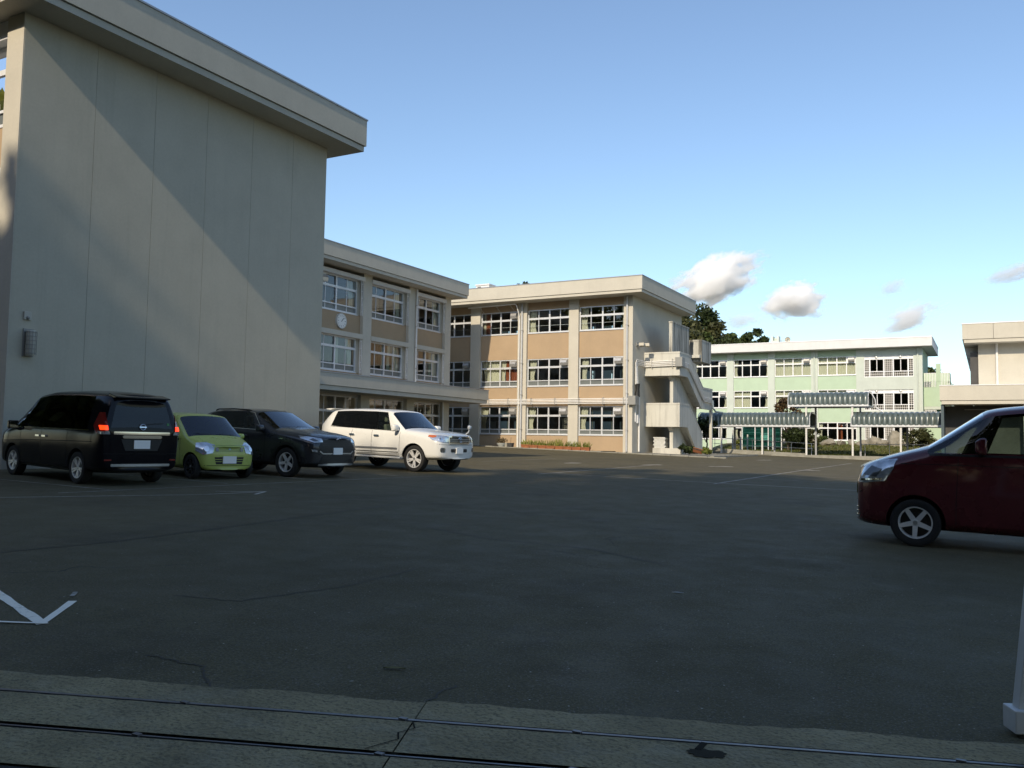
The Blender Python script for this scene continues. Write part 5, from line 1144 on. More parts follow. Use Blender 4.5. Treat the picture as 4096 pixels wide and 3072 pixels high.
    def wheel_set(s, spokes, style, rim_mat=ALLOY, rimr=.66, steer=0):
        proto = {}
        for (wx, wr_, ww, tr) in s.wheels:
            for sd in (1, -1):
                key = wr_
                if key not in proto:
                    t = MB(); r_ = wr_; w = ww / 2; ri = wr_ * rimr
                    t.lathe([(ri, -w * .8), (r_ * .86, -w), (r_ * .97, -w * .88), (r_, -w * .6), (r_, w * .6), (r_ * .97, w * .88), (r_ * .86, w), (ri, w * .8)], 36, 'y')
                    a = t.build('wheel', TYRE, smooth=True, sharp=50)
                    t = MB(); t.lathe([(ri * 1.02, w * .72), (ri, w * .84), (ri * .93, w * .8), (ri * .9, w * .3), (ri * .9, -w * .7)], 36, 'y')
                    n = spokes
                    for k in range(n):
                        an = 2 * math.pi * k / n + .3
                        subs = ((0, .25),) if style == 'star' else ((-.16, .15), (.16, .15)) if style == 'split' else ((0, .2),)
                        for off, wd in subs:
                            c, si = math.cos(an + off), math.sin(an + off); tx, tz = -si, c
                            def pt(r__, sw, dep): return (c * r__ + tx * sw, dep, si * r__ + tz * sw)
                            wi, wo = ri * wd * .62, ri * wd * .5; v = [pt(ri * .14, -wi, w * .62), pt(ri * .14, wi, w * .62), pt(ri * .93, wo, w * .78), pt(ri * .93, -wo, w * .78), pt(ri * .14, -wi, w * .3), pt(ri * .14, wi, w * .3), pt(ri * .93, wo, w * .5), pt(ri * .93, -wo, w * .5)]
                            t.add(v, [(0, 1, 2, 3), (4, 7, 6, 5), (0, 4, 5, 1), (1, 5, 6, 2), (2, 6, 7, 3), (3, 7, 4, 0)])
                    t.lathe([(0, w * .7), (ri * .16, w * .68), (ri * .24, w * .6), (ri * .25, w * .3)], 20, 'y'); b = t.build('rim', rim_mat, smooth=True, sharp=35)
                    t = MB(); t.lathe([(0, -w * .2), (ri * .9, -w * .2)], 30, 'y'); t.lathe([(ri * .3, w * .05), (ri * .62, w * .05), (ri * .62, -w * .1)], 24, 'y'); d = t.build('brake_disc', ALLOYD, smooth=True, sharp=35)
                    t = MB(); t.lathe([(0, w * .735), (ri * .13, w * .72), (ri * .14, w * .66)], 16, 'y'); hc = t.build('hub_cap', SILV, smooth=True)
                    proto[key] = (a, b, d, hc); objs = (a, b, d, hc)
                else:
                    objs = [bpy.data.objects.new(q.name.split('.')[0], q.data) for q in proto[key]]
                    for q in objs: COL.objects.link(q)
                w0 = objs[0]; w0.parent = s.root; w0.location = (wx, sd * (tr - ww / 2), wr_); w0.rotation_euler = (0, wx * 1.3, (0 if sd > 0 else math.pi) + (steer if wx > 0 else 0))
                for q in objs[1:]: q.parent = w0
    def mirror(s, x, y, z, sd, material, w=.2, h=.17):
        m = MB(); c = (x, sd * (y + .12), z)
        a, b = w * .5, h * .5
        m.add([(-.05, -a, -b), (-.05, a, -b), (-.05, a, b), (-.05, -a, b), (.02, -a, -b), (.02, a, -b), (.02, a, b), (.02, -a, b), (.085, -a * .72, -b * .6), (.085, a * .72, -b * .6), (.085, a * .72, b * .55), (.085, -a * .72, b * .55)],
              [(0, 3, 2, 1), (0, 1, 5, 4), (1, 2, 6, 5), (2, 3, 7, 6), (3, 0, 4, 7), (4, 5, 9, 8), (5, 6, 10, 9), (6, 7, 11, 10), (7, 4, 8, 11), (8, 9, 10, 11)])
        o = m.build('side_mirror', material, s.root, smooth=True, sharp=75, bevel=.022); o.location = c
        m = MB(); m.tube([(0, -sd * .14, -.1), (0, -sd * .02, -.05)], .03, 6); m.build('mirror_arm', TRIM, o)
        m = MB(); m.box(-.056, -.052, -w * .42, w * .42, -h * .4, h * .4); m.build('mirror_glass', CHROME, o)
        return o
    def cabin(s, rows, zf, wid, dash=None, wheel_side=-1, top=.62, head=True):
        """seats, dashboard and steering wheel"""
        for x in rows:
            for y in (-.36, .36):
                m = MB(); m.box(x - .25, x + .25, y - .24, y + .24, zf, zf + .18); m.prism([(x - .26, zf + .1), (x - .12, zf + .12), (x - .24, zf + top), (x - .36, zf + top)], y - .23, y + .23, 'y'); se = m.build('seat', s.interior, s.root, bevel=.05)
                if head:
                    m = MB(); m.box(x - .40, x - .28, y - .13, y + .13, zf + top + .06, zf + top + .25); m.build('headrest', s.interior, se, bevel=.04)
        if dash:
            m = MB(); m.prism([(dash - .3, zf), (dash + .25, zf), (dash + .3, zf + .42), (dash - .05, zf + .5), (dash - .3, zf + .36)], -wid, wid, 'y'); m.build('dashboard', TRIM, s.root)
            m = MB(); pts = []; cx, cy, cz = dash - .42, wheel_side * .36, zf + .38
            for k in range(17): a = 2 * math.pi * k / 16; pts.append((cx + .09 * math.sin(a), cy + .18 * math.cos(a), cz + .16 * math.sin(a)))
            m.tube(pts, .016, 6, False); m.tube([(cx, cy - .17, cz), (cx, cy + .17, cz)], .018, 6); m.build('steering_wheel', TRIM, s.root, smooth=True)
    def emblem(s, c, r_, phi, kind):
        e = s.ring('emblem', c, r_ * 1.3 if kind == 'ovals' else r_, r_, phi, CHROME, r_ * .14, .022)
        if kind == 'bar':
            s.rect('emblem_bar', c, r_ * 2.6, r_ * .42, phi, CHROME, .03, e)
        elif kind == 'ovals':
            s.ring('emblem_oval', Vector(c) + Vector((0, 0, .0)), r_ * .5, r_ * .82, phi, CHROME, r_ * .12, .026, e); s.ring('emblem_oval', Vector(c) + Vector((0, 0, r_ * .45)), r_ * .85, r_ * .38, phi, CHROME, r_ * .12, .026, e)
        return e

# ------------------------------------------------ black minivan (rear towards us)
def van_stations(zr0=1.0, hood=.0):
    #  xl    xh    zb   wm   zbelt wbelt  zr    wr    zt   bow
    return [
        (2.27, 2.23, .26, .60, .72, .60, .86, .52, .90, .07),
        (2.18, 2.12, .22, .78, .86, .76, .95, .66, 1.00, .07),
        (1.90, 1.86, .20, .845, .95, .82, 1.04, .70, 1.09, .05),
        (1.62, 1.58, .20, .85, 1.00, .83, 1.10, .72, 1.16, .05),
        (1.02, .78, .20, .85, 1.04, .835, 1.66, .65, 1.73, .05),
        (.92, .62, .20, .85, 1.04, .835, 1.70, .65, 1.78, .02),
        (.18, .12, .20, .85, 1.04, .835, 1.75, .66, 1.83, 0),
        (.06, .02, .20, .85, 1.04, .835, 1.755, .66, 1.84, 0),
        (-.98, -.96, .20, .85, 1.05, .835, 1.76, .66, 1.85, 0),
        (-1.08, -1.04, .20, .85, 1.05, .835, 1.76, .66, 1.85, 0),
        (-1.84, -1.80, .22, .85, 1.06, .83, 1.74, .65, 1.83, 0),
        (-2.10, -2.05, .24, .84, 1.07, .82, 1.71, .64, 1.80, -.02),
        (-2.27, -2.16, .27, .80, 1.08, .80, 1.67, .62, 1.76, -.04),
        (-2.31, -2.22, .32, .72, 1.08, .74, 1.58, .60, 1.66, -.06)]
def van_cells(i, j, sd):
    sg = '#L' if sd > 0 else '#R'
    if j >= 6 and i == 3: return 'windshield'
    if j >= 6 and i < 3: return 'hood'
    if j == 5:
        if i == 5: return 'front_window' + sg
        if i == 4: return 'pillar' + sg
        if i == 3: return 'quarter_window' + sg
        if i in (7, 9): return 'side_window' + sg + str(i)
        if i in (6, 8): return 'pillar' + sg + str(i)
    if 2 <= j <= 4:
        if i in (4, 5): return 'door' + sg + 'a'
        if i == 7 or i == 6: return 'door' + sg + 'b'
    if i == 0 and j < 6 and j > 0: return 'front_bumper'
VW = [(1.43, .315, .20, .83), (-1.43, .315, .20, .83)]
V1 = Car('minivan', 'black minivan parked tail out at the left with its tail lamps lit', -16.81, 11.89, 170.6, CAR_BLACK, van_stations(), VW, van_cells, [(5, 'rear_window'), (6, 'tailgate'), (3, 'tailgate'), (4, 'tailgate'), (2, 'rear_bumper'), (1, 'rear_bumper')])
V1.wheel_set(5, 'split', ALLOY); V1.cabin((.55, -.45, -1.4), .55, .7, 1.15)
for sd in (1, -1):
    ph = 90 * sd; y = sd * .9
    V1.line('belt_trim', [(1.5, y, 1.03), (-1.85, y, 1.055)], ph, .022, CHROME, .004)
    V1.line('door_gap', [(1.05, y, .35), (1.05, y, 1.0)], ph, .008, SEAM); V1.line('door_gap', [(.1, y, .32), (.1, y, 1.0)], ph, .008, SEAM); V1.line('door_gap', [(-1.0, y, .34), (-1.02, y, 1.02)], ph, .008, SEAM)
    V1.line('character_line', [(1.9, y, .72), (.6, y, .78), (-2.0, y, .84)], ph, .014, SEAM)
    V1.line('sill_trim', [(1.05, y, .27), (-1.05, y, .27)], ph, .03, SILV, .006)
    for x in (.22, -.06): V1.rect('door_handle', (x, y, .88), .17, .035, ph, CHROME, .03, None, 1, .012)
    V1.mirror(1.12, .86, 1.08, sd, CAR_BLACK)
    V1.drape('tail_lamp', [(-2.2, sd * .86, 1.00), (-2.2, sd * .62, 1.00), (-2.2, sd * .64, 1.15), (-2.2, sd * .70, 1.40), (-2.15, sd * .78, 1.40), (-2.1, sd * .86, 1.14)], 180 - 28 * sd, REDL, .015)
    V1.drape('tail_lamp_lit', [(-2.2, sd * .78, 1.07), (-2.2, sd * .65, 1.07), (-2.2, sd * .66, 1.15), (-2.15, sd * .78, 1.15)], 180 - 20 * sd, REDON, .022)
    V1.drape('tail_lamp_clear', [(-2.2, sd * .80, .99), (-2.2, sd * .61, .99), (-2.2, sd * .63, 1.045), (-2.15, sd * .80, 1.045)], 180 - 20 * sd, LENS, .02)
    V1.rect('reflector', (-2.3, sd * .66, .5), .13, .03, 180 - 15 * sd, REDL, .01)
V1.rect('chrome_strip', (-2.3, 0, 1.015), 1.15, .055, 180, CHROME, .014, None, 3, .01); V1.rect('plate_garnish', (-2.3, 0, .945), .80, .06, 180, CHROME, .022, None, 3, .02)
V1.drape('plate_recess', [(-2.3, .42, .90), (-2.3, -.42, .90), (-2.3, -.33, .68), (-2.3, .33, .68)], 180, TRIM, .005)
V1.rect('number_plate', (-2.3, 0, .80), .33, .165, 180, PLATE, .02); V1.emblem((-2.3, 0, 1.135), .055, 180, 'bar')
V1.rect('bumper_trim', (-2.3, 0, .40), 1.2, .05, 180, SILV, .012, None, 3, .01)
m = MB(); m.prism([(-2.0, 1.775), (-2.30, 1.715), (-2.31, 1.695), (-2.2, 1.68), (-2.0, 1.70)], -.56, .56, 'y'); m.build('roof_spoiler', CAR_BLACK, V1.root, bevel=.015)
V1.line('rear_wiper', [(-2.25, .05, 1.18), (-2.25, -.42, 1.22)], 180, .018, TRIM, .02)
V1.line('tailgate_gap', [(-2.3, .74, .62), (-2.3, -.74, .62)], 180, .01, SEAM)
V1.rect('sticker', (-2.2, -.54, 1.2), .05, .05, 180, mat('sticker_green', (.02, .2, .06), .5), .006)

# ------------------------------------------------ lime hatchback
KS = [
    (1.63, 1.61, .22, .50, .58, .52, .70, .46, .73, .05),
    (1.55, 1.52, .19, .66, .66, .65, .76, .56, .79, .05),
    (1.25, 1.22, .18, .715, .80, .69, .86, .60, .89, .04),
    (1.00, .97, .18, .73, .88, .715, .92, .675, .97, .07),
    (.70, .36, .18, .735, .91, .72, 1.37, .615, 1.43, .06),
    (.60, .24, .18, .735, .91, .72, 1.40, .615, 1.46, .02),
    (-.28, -.30, .18, .735, .92, .72, 1.42, .61, 1.48, 0),
    (-.38, -.40, .18, .735, .92, .72, 1.42, .61, 1.48, 0),
    (-1.1, -1.08, .19, .735, .93, .71, 1.41, .60, 1.47, 0),
    (-1.42, -1.36, .21, .72, .93, .69, 1.36, .55, 1.42, -.02),
    (-1.62, -1.5, .24, .68, .93, .66, 1.32, .52, 1.38, -.03),
    (-1.67, -1.56, .3, .6, .93, .6, 1.24, .5, 1.3, -.04)]
def kei_cells(i, j, sd):
    sg = '#L' if sd > 0 else '#R'
    if j >= 6 and i == 3: return 'windshield'
    if j >= 6 and i < 3: return 'hood'
    if j == 5:
        if i == 5: return 'front_window' + sg
        if i == 7: return 'side_window' + sg
        if i in (6,): return 'pillar' + sg
    if 2 <= j <= 4:
        if i in (4, 5): return 'door' + sg + 'a'
        if i == 7: return 'door' + sg + 'b'
KW = [(1.18, .275, .15, .715), (-1.18, .275, .15, .715)]
V2 = Car('hatchback', 'small lime green hatchback parked nose out beside the black minivan', -16.62, 14.63, -13.3, CAR_LIME, KS, KW, kei_cells, [(5, 'rear_window')])
V2.wheel_set(7, 'plain', ALLOYD); V2.cabin((-.05, -.95), .42, .62, .55, -1, .58)
for sd in (1, -1):
    ph = 90 * sd; y = sd * .8
    V2.drape('headlamp', [(1.6, sd * .40, .59), (1.6, sd * .36, .76), (1.5, sd * .52, .815), (1.36, sd * .68, .80), (1.40, sd * .70, .63), (1.52, sd * .58, .55)], 28 * sd, LENS, .014)
    V2.drape('lamp_bulb', [Vector((1.5, sd * .50, .68)) + Vector((0, .06 * math.cos(a * .7), .06 * math.sin(a * .7))) for a in range(9)], 28 * sd, CHROME, .02)
    V2.rect('indicator', (1.6, sd * .30, .67), .07, .09, 10 * sd, LENSD, .012)
    V2.line('door_gap', [(.72, y, .3), (.74, y, .88)], ph, .008, SEAM); V2.line('door_gap', [(-.33, y, .28), (-.33, y, .9)], ph, .008, SEAM); V2.rect('door_handle', (-.15, y, .78), .14, .03, ph, CAR_LIME, .03, None, 1, .01)
    V2.mirror(.62, .73, .95, sd, CAR_LIME, .15, .13); V2.line('window_gasket', [(.6, y, .915), (-1.1, y, .935)], ph, .02, TRIM, .003)
for k in range(4): V2.line('grille_slat', [(1.66, -.30, .635 + k * .028), (1.66, .30, .635 + k * .028)], 0, .010, mat('slat_dark_lime', (.12, .16, .02), .5), .004)
V2.line('hood_gap', [(1.66, -.42, .755), (1.66, .42, .755)], 0, .008, SEAM)
V2.drape('emblem', [(1.6, .035, .69), (1.6, .01, .655), (1.6, -.035, .67), (1.6, -.01, .705)], 0, mat('emblem_blue', (.25, .4, .5), .3, .6), .012)
V2.drape('lower_grille', [(1.7, -.36, .50), (1.7, -.32, .34), (1.7, .32, .34), (1.7, .36, .50)], 0, TRIM, .004)
for k in range(2): V2.line('grille_bar', [(1.7, -.35, .40 + k * .05), (1.7, .35, .40 + k * .05)], 0, .012, CAR_LIME, .010)
V2.rect('number_plate', (1.7, 0, .44), .33, .165, 0, PLATE, .025)
V2.line('bumper_line', [(1.6, -.62, .31), (1.7, 0, .31), (1.6, .62, .31)], 0, .012, SEAM, .002)
V2.line('wiper', [(1.02, -.05, .98), (.93, -.5, 1.0)], 0, .014, TRIM, .012); V2.line('wiper', [(1.02, .45, .98), (.93, .0, 1.0)], 0, .014, TRIM, .012)

# ------------------------------------------------ dark grey crossover
RS = [
    (2.20, 2.18, .30, .62, .74, .64, .93, .58, .97, .06),
    (2.10, 2.06, .25, .82, .86, .82, 1.00, .68, 1.04, .06),
    (1.75, 1.70, .24, .90, .97, .88, 1.06, .74, 1.11, .05),
    (1.20, 1.16, .24, .915, 1.06, .87, 1.12, .74, 1.17, .05),
    (.88, .84, .24, .92, 1.10, .865, 1.14, .80, 1.20, .07),
    (.46, .06, .24, .92, 1.11, .865, 1.54, .69, 1.61, .06),
    (.34, -.06, .24, .92, 1.11, .865, 1.56, .68, 1.64, .02),
    (-.32, -.36, .24, .92, 1.12, .865, 1.58, .65, 1.66, 0),
    (-.42, -.46, .24, .92, 1.12, .865, 1.58, .65, 1.66, 0),
    (-1.18, -1.14, .25, .92, 1.14, .86, 1.57, .645, 1.65, 0),
    (-1.28, -1.24, .25, .92, 1.14, .86, 1.57, .645, 1.65, 0),
    (-1.85, -1.62, .28, .91, 1.18, .84, 1.53, .62, 1.61, 0),
    (-2.22, -1.95, .32, .84, 1.18, .78, 1.46, .58, 1.54, -.03),
    (-2.32, -2.10, .40, .72, 1.14, .7, 1.36, .54, 1.42, -.05)]
def rav_cells(i, j, sd):
    sg = '#L' if sd > 0 else '#R'
    if j >= 6 and i == 4: return 'windshield'
    if j >= 6 and i < 4: return 'hood'
    if j == 5:
        if i == 6: return 'front_window' + sg
        if i == 8: return 'side_window' + sg
        if i == 10: return 'side_window' + sg + 'q'
        if i in (7, 9): return 'pillar' + sg + str(i)
    if 2 <= j <= 4:
        if i in (5, 6): return 'door' + sg + 'a'
        if i in (8,): return 'door' + sg + 'b'
    if j == 1: return 'cladding'
RW = [(1.345, .36, .22, .90), (-1.345, .36, .22, .90)]
V3 = Car('crossover', 'dark grey crossover parked nose out between the lime hatchback and the white off roader', -16.36, 16.98, -1.6, CAR_GREY, RS, RW, rav_cells, [(5, 'rear_window'), (6, 'rear_window')], arch=1.14, cowl=4)
V3.wheel_set(5, 'star', ALLOY); V3.cabin((.0, -.95), .6, .78, .75, -1, .6)
for sd in (1, -1):
    ph = 90 * sd; y = sd * .95
    V3.drape('headlamp', [(2.15, sd * .50, .88), (2.05, sd * .70, .86), (1.8, sd * .88, .95), (1.75, sd * .88, 1.02), (2.0, sd * .74, .99), (2.15, sd * .54, .96)], 35 * sd, LENS, .014)
    V3.drape('lamp_core', [(2.12, sd * .60, .895), (2.05, sd * .70, .885), (1.98, sd * .77, .93), (2.05, sd * .72, .96)], 35 * sd, LENSD, .018)
    V3.drape('fog_lamp_trim', [(2.2, sd * .52, .58), (2.1, sd * .80, .62), (2.05, sd * .84, .74), (2.12, sd * .74, .72), (2.2, sd * .5, .64)], 25 * sd, TRIM, .01)
    V3.drape('fog_lamp', [(2.15, sd * .66, .63), (2.1, sd * .78, .65), (2.1, sd * .80, .70), (2.15, sd * .68, .69)], 25 * sd, LENS, .016)
    a = [(1.345 + .45 * math.cos(t), y, .37 + .45 * math.sin(t)) for t in np.linspace(.05, math.pi - .05, 16)]; V3.line('arch_trim', a, ph, .075, TRIM, .012)
    a = [(-1.345 + .45 * math.cos(t), y, .37 + .45 * math.sin(t)) for t in np.linspace(.05, math.pi - .05, 16)]; V3.line('arch_trim', a, ph, .075, TRIM, .012)
    V3.line('door_gap', [(.62, y, .42), (.62, y, 1.05)], ph, .008, SEAM); V3.line('door_gap', [(-.36, y, .4), (-.36, y, 1.08)], ph, .008, SEAM); V3.line('window_chrome', [(.5, y, 1.115), (-1.8, y, 1.17)], ph, .016, CHROME, .004)
    V3.line('drip_chrome', [(.45, y, 1.14), (.0, y * .8, 1.535), (-.4, y * .8, 1.59), (-1.2, y * .8, 1.58)], ph, .016, CHROME, .006)
    for x in (-.12, -1.05): V3.rect('door_handle', (x, y, .96), .17, .035, ph, CHROME, .03, None, 1, .012)
    V3.rect('side_badge', (1.15, y, .93), .14, .02, ph, CHROME, .006)
    V3.mirror(.52, .87, 1.16, sd, CAR_GREY)
    m = MB(); m.tube([(-.15, sd * .62, 1.57), (-.25, sd * .62, 1.605), (-.8, sd * .62, 1.625), (-1.4, sd * .61, 1.605), (-1.5, sd * .61, 1.57)], .018, 6); m.build('roof_rail', TRIM, V3.root, smooth=True)
V3.drape('grille', [(2.25, -.56, .62), (2.25, -.62, .78), (2.25, -.5, .93), (2.25, .5, .93), (2.25, .62, .78), (2.25, .56, .62)], 0, TRIM, .008)
for k in range(5): V3.line('grille_mesh', [(2.3, -.52, .64 + k * .05), (2.3, .52, .64 + k * .05)], 0, .010, ALLOYD, .014)
V3.line('grille_frame', [(2.3, -.60, .66), (2.3, -.5, .6), (2.3, .5, .6), (2.3, .60, .66)], 0, .03, SILV, .012)
V3.drape('lower_grille', [(2.3, -.62, .36), (2.3, -.5, .55), (2.3, .5, .55), (2.3, .62, .36)], 0, TRIM, .008)
V3.line('skid_plate', [(2.15, -.62, .33), (2.3, -.3, .335), (2.3, .3, .335), (2.15, .62, .33)], 0, .05, SILV, .016)
V3.emblem((2.3, 0, .955), .06, 0, 'ovals'); V3.rect('number_plate', (2.3, 0, .66), .33, .165, 0, PLATE, .03)
V3.line('hood_crease', [(2.1, -.45, 1.02), (1.0, -.55, 1.18)], -60, .012, SEAM, .002)
for y in (-.1, .4): V3.line('wiper', [(.86, y + .08, 1.2), (.72, y - .45, 1.22)], 0, .016, TRIM, .014)

# ------------------------------------------------ white off-roader
LS = [
    (2.40, 2.40, .42, .70, .78, .70, 1.06, .64, 1.09, .05),
    (2.30, 2.28, .38, .90, .92, .88, 1.12, .74, 1.15, .05),
    (1.95, 1.92, .36, .955, 1.05, .93, 1.17, .80, 1.21, .04),
    (1.30, 1.28, .36, .965, 1.16, .92, 1.21, .80, 1.25, .04),
    (1.02, 1.0, .36, .965, 1.17, .915, 1.22, .85, 1.28, .06),
    (.74, .38, .36, .97, 1.18, .915, 1.73, .76, 1.79, .05),
    (.64, .28, .36, .97, 1.18, .915, 1.765, .75, 1.82, .02),
    (-.18, -.22, .36, .97, 1.20, .915, 1.785, .745, 1.85, 0),
    (-.28, -.32, .36, .97, 1.20, .915, 1.785, .745, 1.85, 0),
    (-1.02, -1.06, .36, .97, 1.22, .91, 1.785, .74, 1.85, 0),
    (-1.14, -1.16, .36, .97, 1.22, .91, 1.785, .74, 1.85, 0),
    (-2.10, -1.98, .38, .96, 1.25, .90, 1.755, .72, 1.82, 0),
    (-2.38, -2.18, .42, .92, 1.30, .87, 1.69, .66, 1.77, -.02),
    (-2.46, -2.30, .46, .82, 1.28, .80, 1.6, .62, 1.68, -.04)]
LW = [(1.425, .39, .27, .94), (-1.425, .39, .27, .94)]
def lc_cells(i, j, sd):
    r_ = rav_cells(i, j, sd); return 'body' if r_ == 'cladding' else r_
V4 = Car('offroader', 'large pearl white off roader parked nose out in front of the canopy', -16.27, 22.27, -3.8, CAR_WHITE, LS, LW, lc_cells, [(5, 'rear_window')], interior=SEATB, arch=1.13, cowl=4)
V4.wheel_set(5, 'split', ALLOY, .70); V4.cabin((.25, -.7, -1.5), .75, .85, .85, -1, .62)
for sd in (1, -1):
    ph = 90 * sd; y = sd * 1.0
    V4.drape('headlamp', [(2.4, sd * .52, .92), (2.4, sd * .50, 1.07), (2.25, sd * .72, 1.10), (2.05, sd * .95, 1.10), (2.0, sd * .97, 1.06), (2.1, sd * .93, .96), (2.3, sd * .74, .90)], 38 * sd, LENS, .014)
    V4.drape('indicator', [(2.12, sd * .92, 1.02), (2.0, sd * .97, 1.055), (2.05, sd * .95, 1.095), (2.2, sd * .84, 1.085), (2.2, sd * .86, 1.05)], 38 * sd, AMBER, .02)
    for c in ((2.33, .62, .99), (2.24, .76, 1.0)): V4.disc('lamp_bulb', (c[0], sd * c[1], c[2]), .05, .05, 38 * sd, CHROME, .022)
    V4.disc('lamp_core', (2.24, sd * .76, 1.0), .025, .025, 38 * sd, LENSD, .028)
    V4.rect('fog_bezel', (2.3, sd * .72, .68), .17, .14, 30 * sd, CHROME, .008, None, 1, .03); V4.disc('fog_lamp', (2.3, sd * .72, .68), .05, .055, 30 * sd, LENSD, .016)
    V4.line('door_gap', [(.88, y, .5), (.88, y, 1.14)], ph, .010, SEAM); V4.line('door_gap', [(-.22, y, .48), (-.22, y, 1.17)], ph, .010, SEAM); V4.line('door_gap', [(-1.1, y, .9), (-1.02, y, 1.18)], ph, .010, SEAM); V4.line('door_gap', [(.88, y, .5), (-.9, y, .48)], ph, .010, SEAM)
    for x in (-.02, -1.02): V4.rect('door_handle', (x, y, 1.02), .21, .055, ph, CHROME, .03, None, 1, .02)
    V4.line('side_molding', [(.8, y, .66), (-1.0, y, .645)], ph, .055, SILV, .016); V4.line('sill_molding', [(.85, y, .55), (-1.0, y, .54)], ph, .02, TRIM, .008)
    m = MB(); m.box(-.98, .98, sd * .86, sd * 1.03, .36, .42); m.build('side_step', CAR_WHITE, V4.root, bevel=.015)
    m = MB(); m.box(-.85, .85, sd * .90, sd * 1.02, .421, .432); m.build('step_tread', TRIM, V4.root)
    V4.mirror(.76, .92, 1.27, sd, CAR_WHITE, .24, .2); V4.line('window_chrome', [(.7, y, 1.18), (-2.0, y, 1.245)], ph, .014, TRIM, .004)
    a = [(1.425 + .46 * math.cos(t), y, .40 + .46 * math.sin(t)) for t in np.linspace(.0, math.pi, 18)]; V4.line('arch_lip', a, ph, .03, CAR_WHITE, .016)
V4.drape('grille', [(2.45, -.47, .87), (2.45, -.50, 1.07), (2.45, .50, 1.07), (2.45, .47, .87)], 0, TRIM, .010)
for k in range(4): V4.line('grille_bar', [(2.5, -.47, .895 + k * .052), (2.5, .47, .895 + k * .052)], 0, .024, CHROME if k in (0, 3) else SILV, .022)
V4.line('grille_frame', [(2.45, -.49, .87), (2.45, -.51, 1.08), (2.45, .51, 1.08), (2.45, .49, .87), (2.45, -.49, .87)], 0, .03, CHROME, .018)
V4.emblem((2.5, 0, .975), .075, 0, 'ovals'); V4.rect('lower_grille', (2.45, 0, .66), .80, .10, 0, TRIM, .008, None, 2, .02); V4.rect('number_plate', (2.45, 0, .66), .33, .165, 0, PLATE, .035)
V4.line('bumper_gap', [(2.3, -.88, .84), (2.45, -.5, .83), (2.45, .5, .83), (2.3, .88, .84)], 0, .010, SEAM)
m = MB(); m.prism([(-2.1, 1.82), (-2.44, 1.80), (-2.45, 1.775), (-2.25, 1.75)], -.68, .68, 'y'); m.build('roof_spoiler', CAR_WHITE, V4.root, bevel=.02)
m = MB(); m.tube([(2.1, .72, 1.15), (2.16, .76, 1.2), (2.17, .80, 1.32)], .018, 6); pm_ = m.build('fender_mirror', CAR_WHITE, V4.root, smooth=True)
m = MB(); m.lathe([(0, .07), (.05, .055), (.075, 0), (.06, -.02), (0, -.03)], 14, 'x', (2.16, .80, 1.36)); m.build('mirror_head', CAR_WHITE, pm_, smooth=True)
for y in (-.1, .45): V4.line('wiper', [(1.0, y + .08, 1.28), (.84, y - .5, 1.32)], 0, .018, TRIM, .014)
V4.rect('side_badge', (-.3, 1.0, .5), .05, .02, 90, CHROME, .004)

# ------------------------------------------------ wine red minivan
def red_stations():
    return [
        (2.20, 2.16, .30, .56, .80, .58, .98, .52, 1.02, .10),
        (2.12, 2.02, .24, .76, .92, .74, 1.07, .64, 1.11, .08),
        (1.84, 1.74, .21, .835, 1.08, .81, 1.19, .69, 1.23, .05),
        (1.32, 1.26, .21, .845, 1.23, .82, 1.32, .71, 1.37, .05),
        (.80, .58, .21, .85, 1.27, .83, 1.78, .66, 1.87, .05),
        (.70, .46, .21, .85, 1.275, .83, 1.83, .66, 1.93, .02),
        (-.20, -.24, .21, .85, 1.28, .83, 1.90, .67, 2.00, 0),
        (-.30, -.34, .21, .85, 1.28, .83, 1.905, .67, 2.01, 0),
        (-1.1, -1.1, .21, .85, 1.29, .83, 1.90, .67, 2.01, 0),
        (-1.2, -1.2, .21, .85, 1.29, .83, 1.90, .67, 2.00, 0),
        (-1.9, -1.88, .23, .85, 1.29, .82, 1.87, .66, 1.97, 0),
        (-2.12, -2.05, .26, .83, 1.28, .81, 1.84, .64, 1.94, -.02),
        (-2.24, -2.15, .3, .78, 1.27, .78, 1.78, .61, 1.87, -.04),
        (-2.28, -2.2, .35, .7, 1.25, .72, 1.68, .59, 1.75, -.05)]
V5 = Car('minivan', 'wine red minivan parked side on at the right edge of the car park', .50, 13.86, 180, CAR_RED, red_stations(), [(1.41, .32, .195, .83), (-1.41, .32, .195, .83)], van_cells, [(5, 'rear_window')], arch=1.15)
V5.wheel_set(5, 'star', ALLOY, .67); V5.cabin((.30, -.65, -1.5), .70, .72, .95, -1, .64)
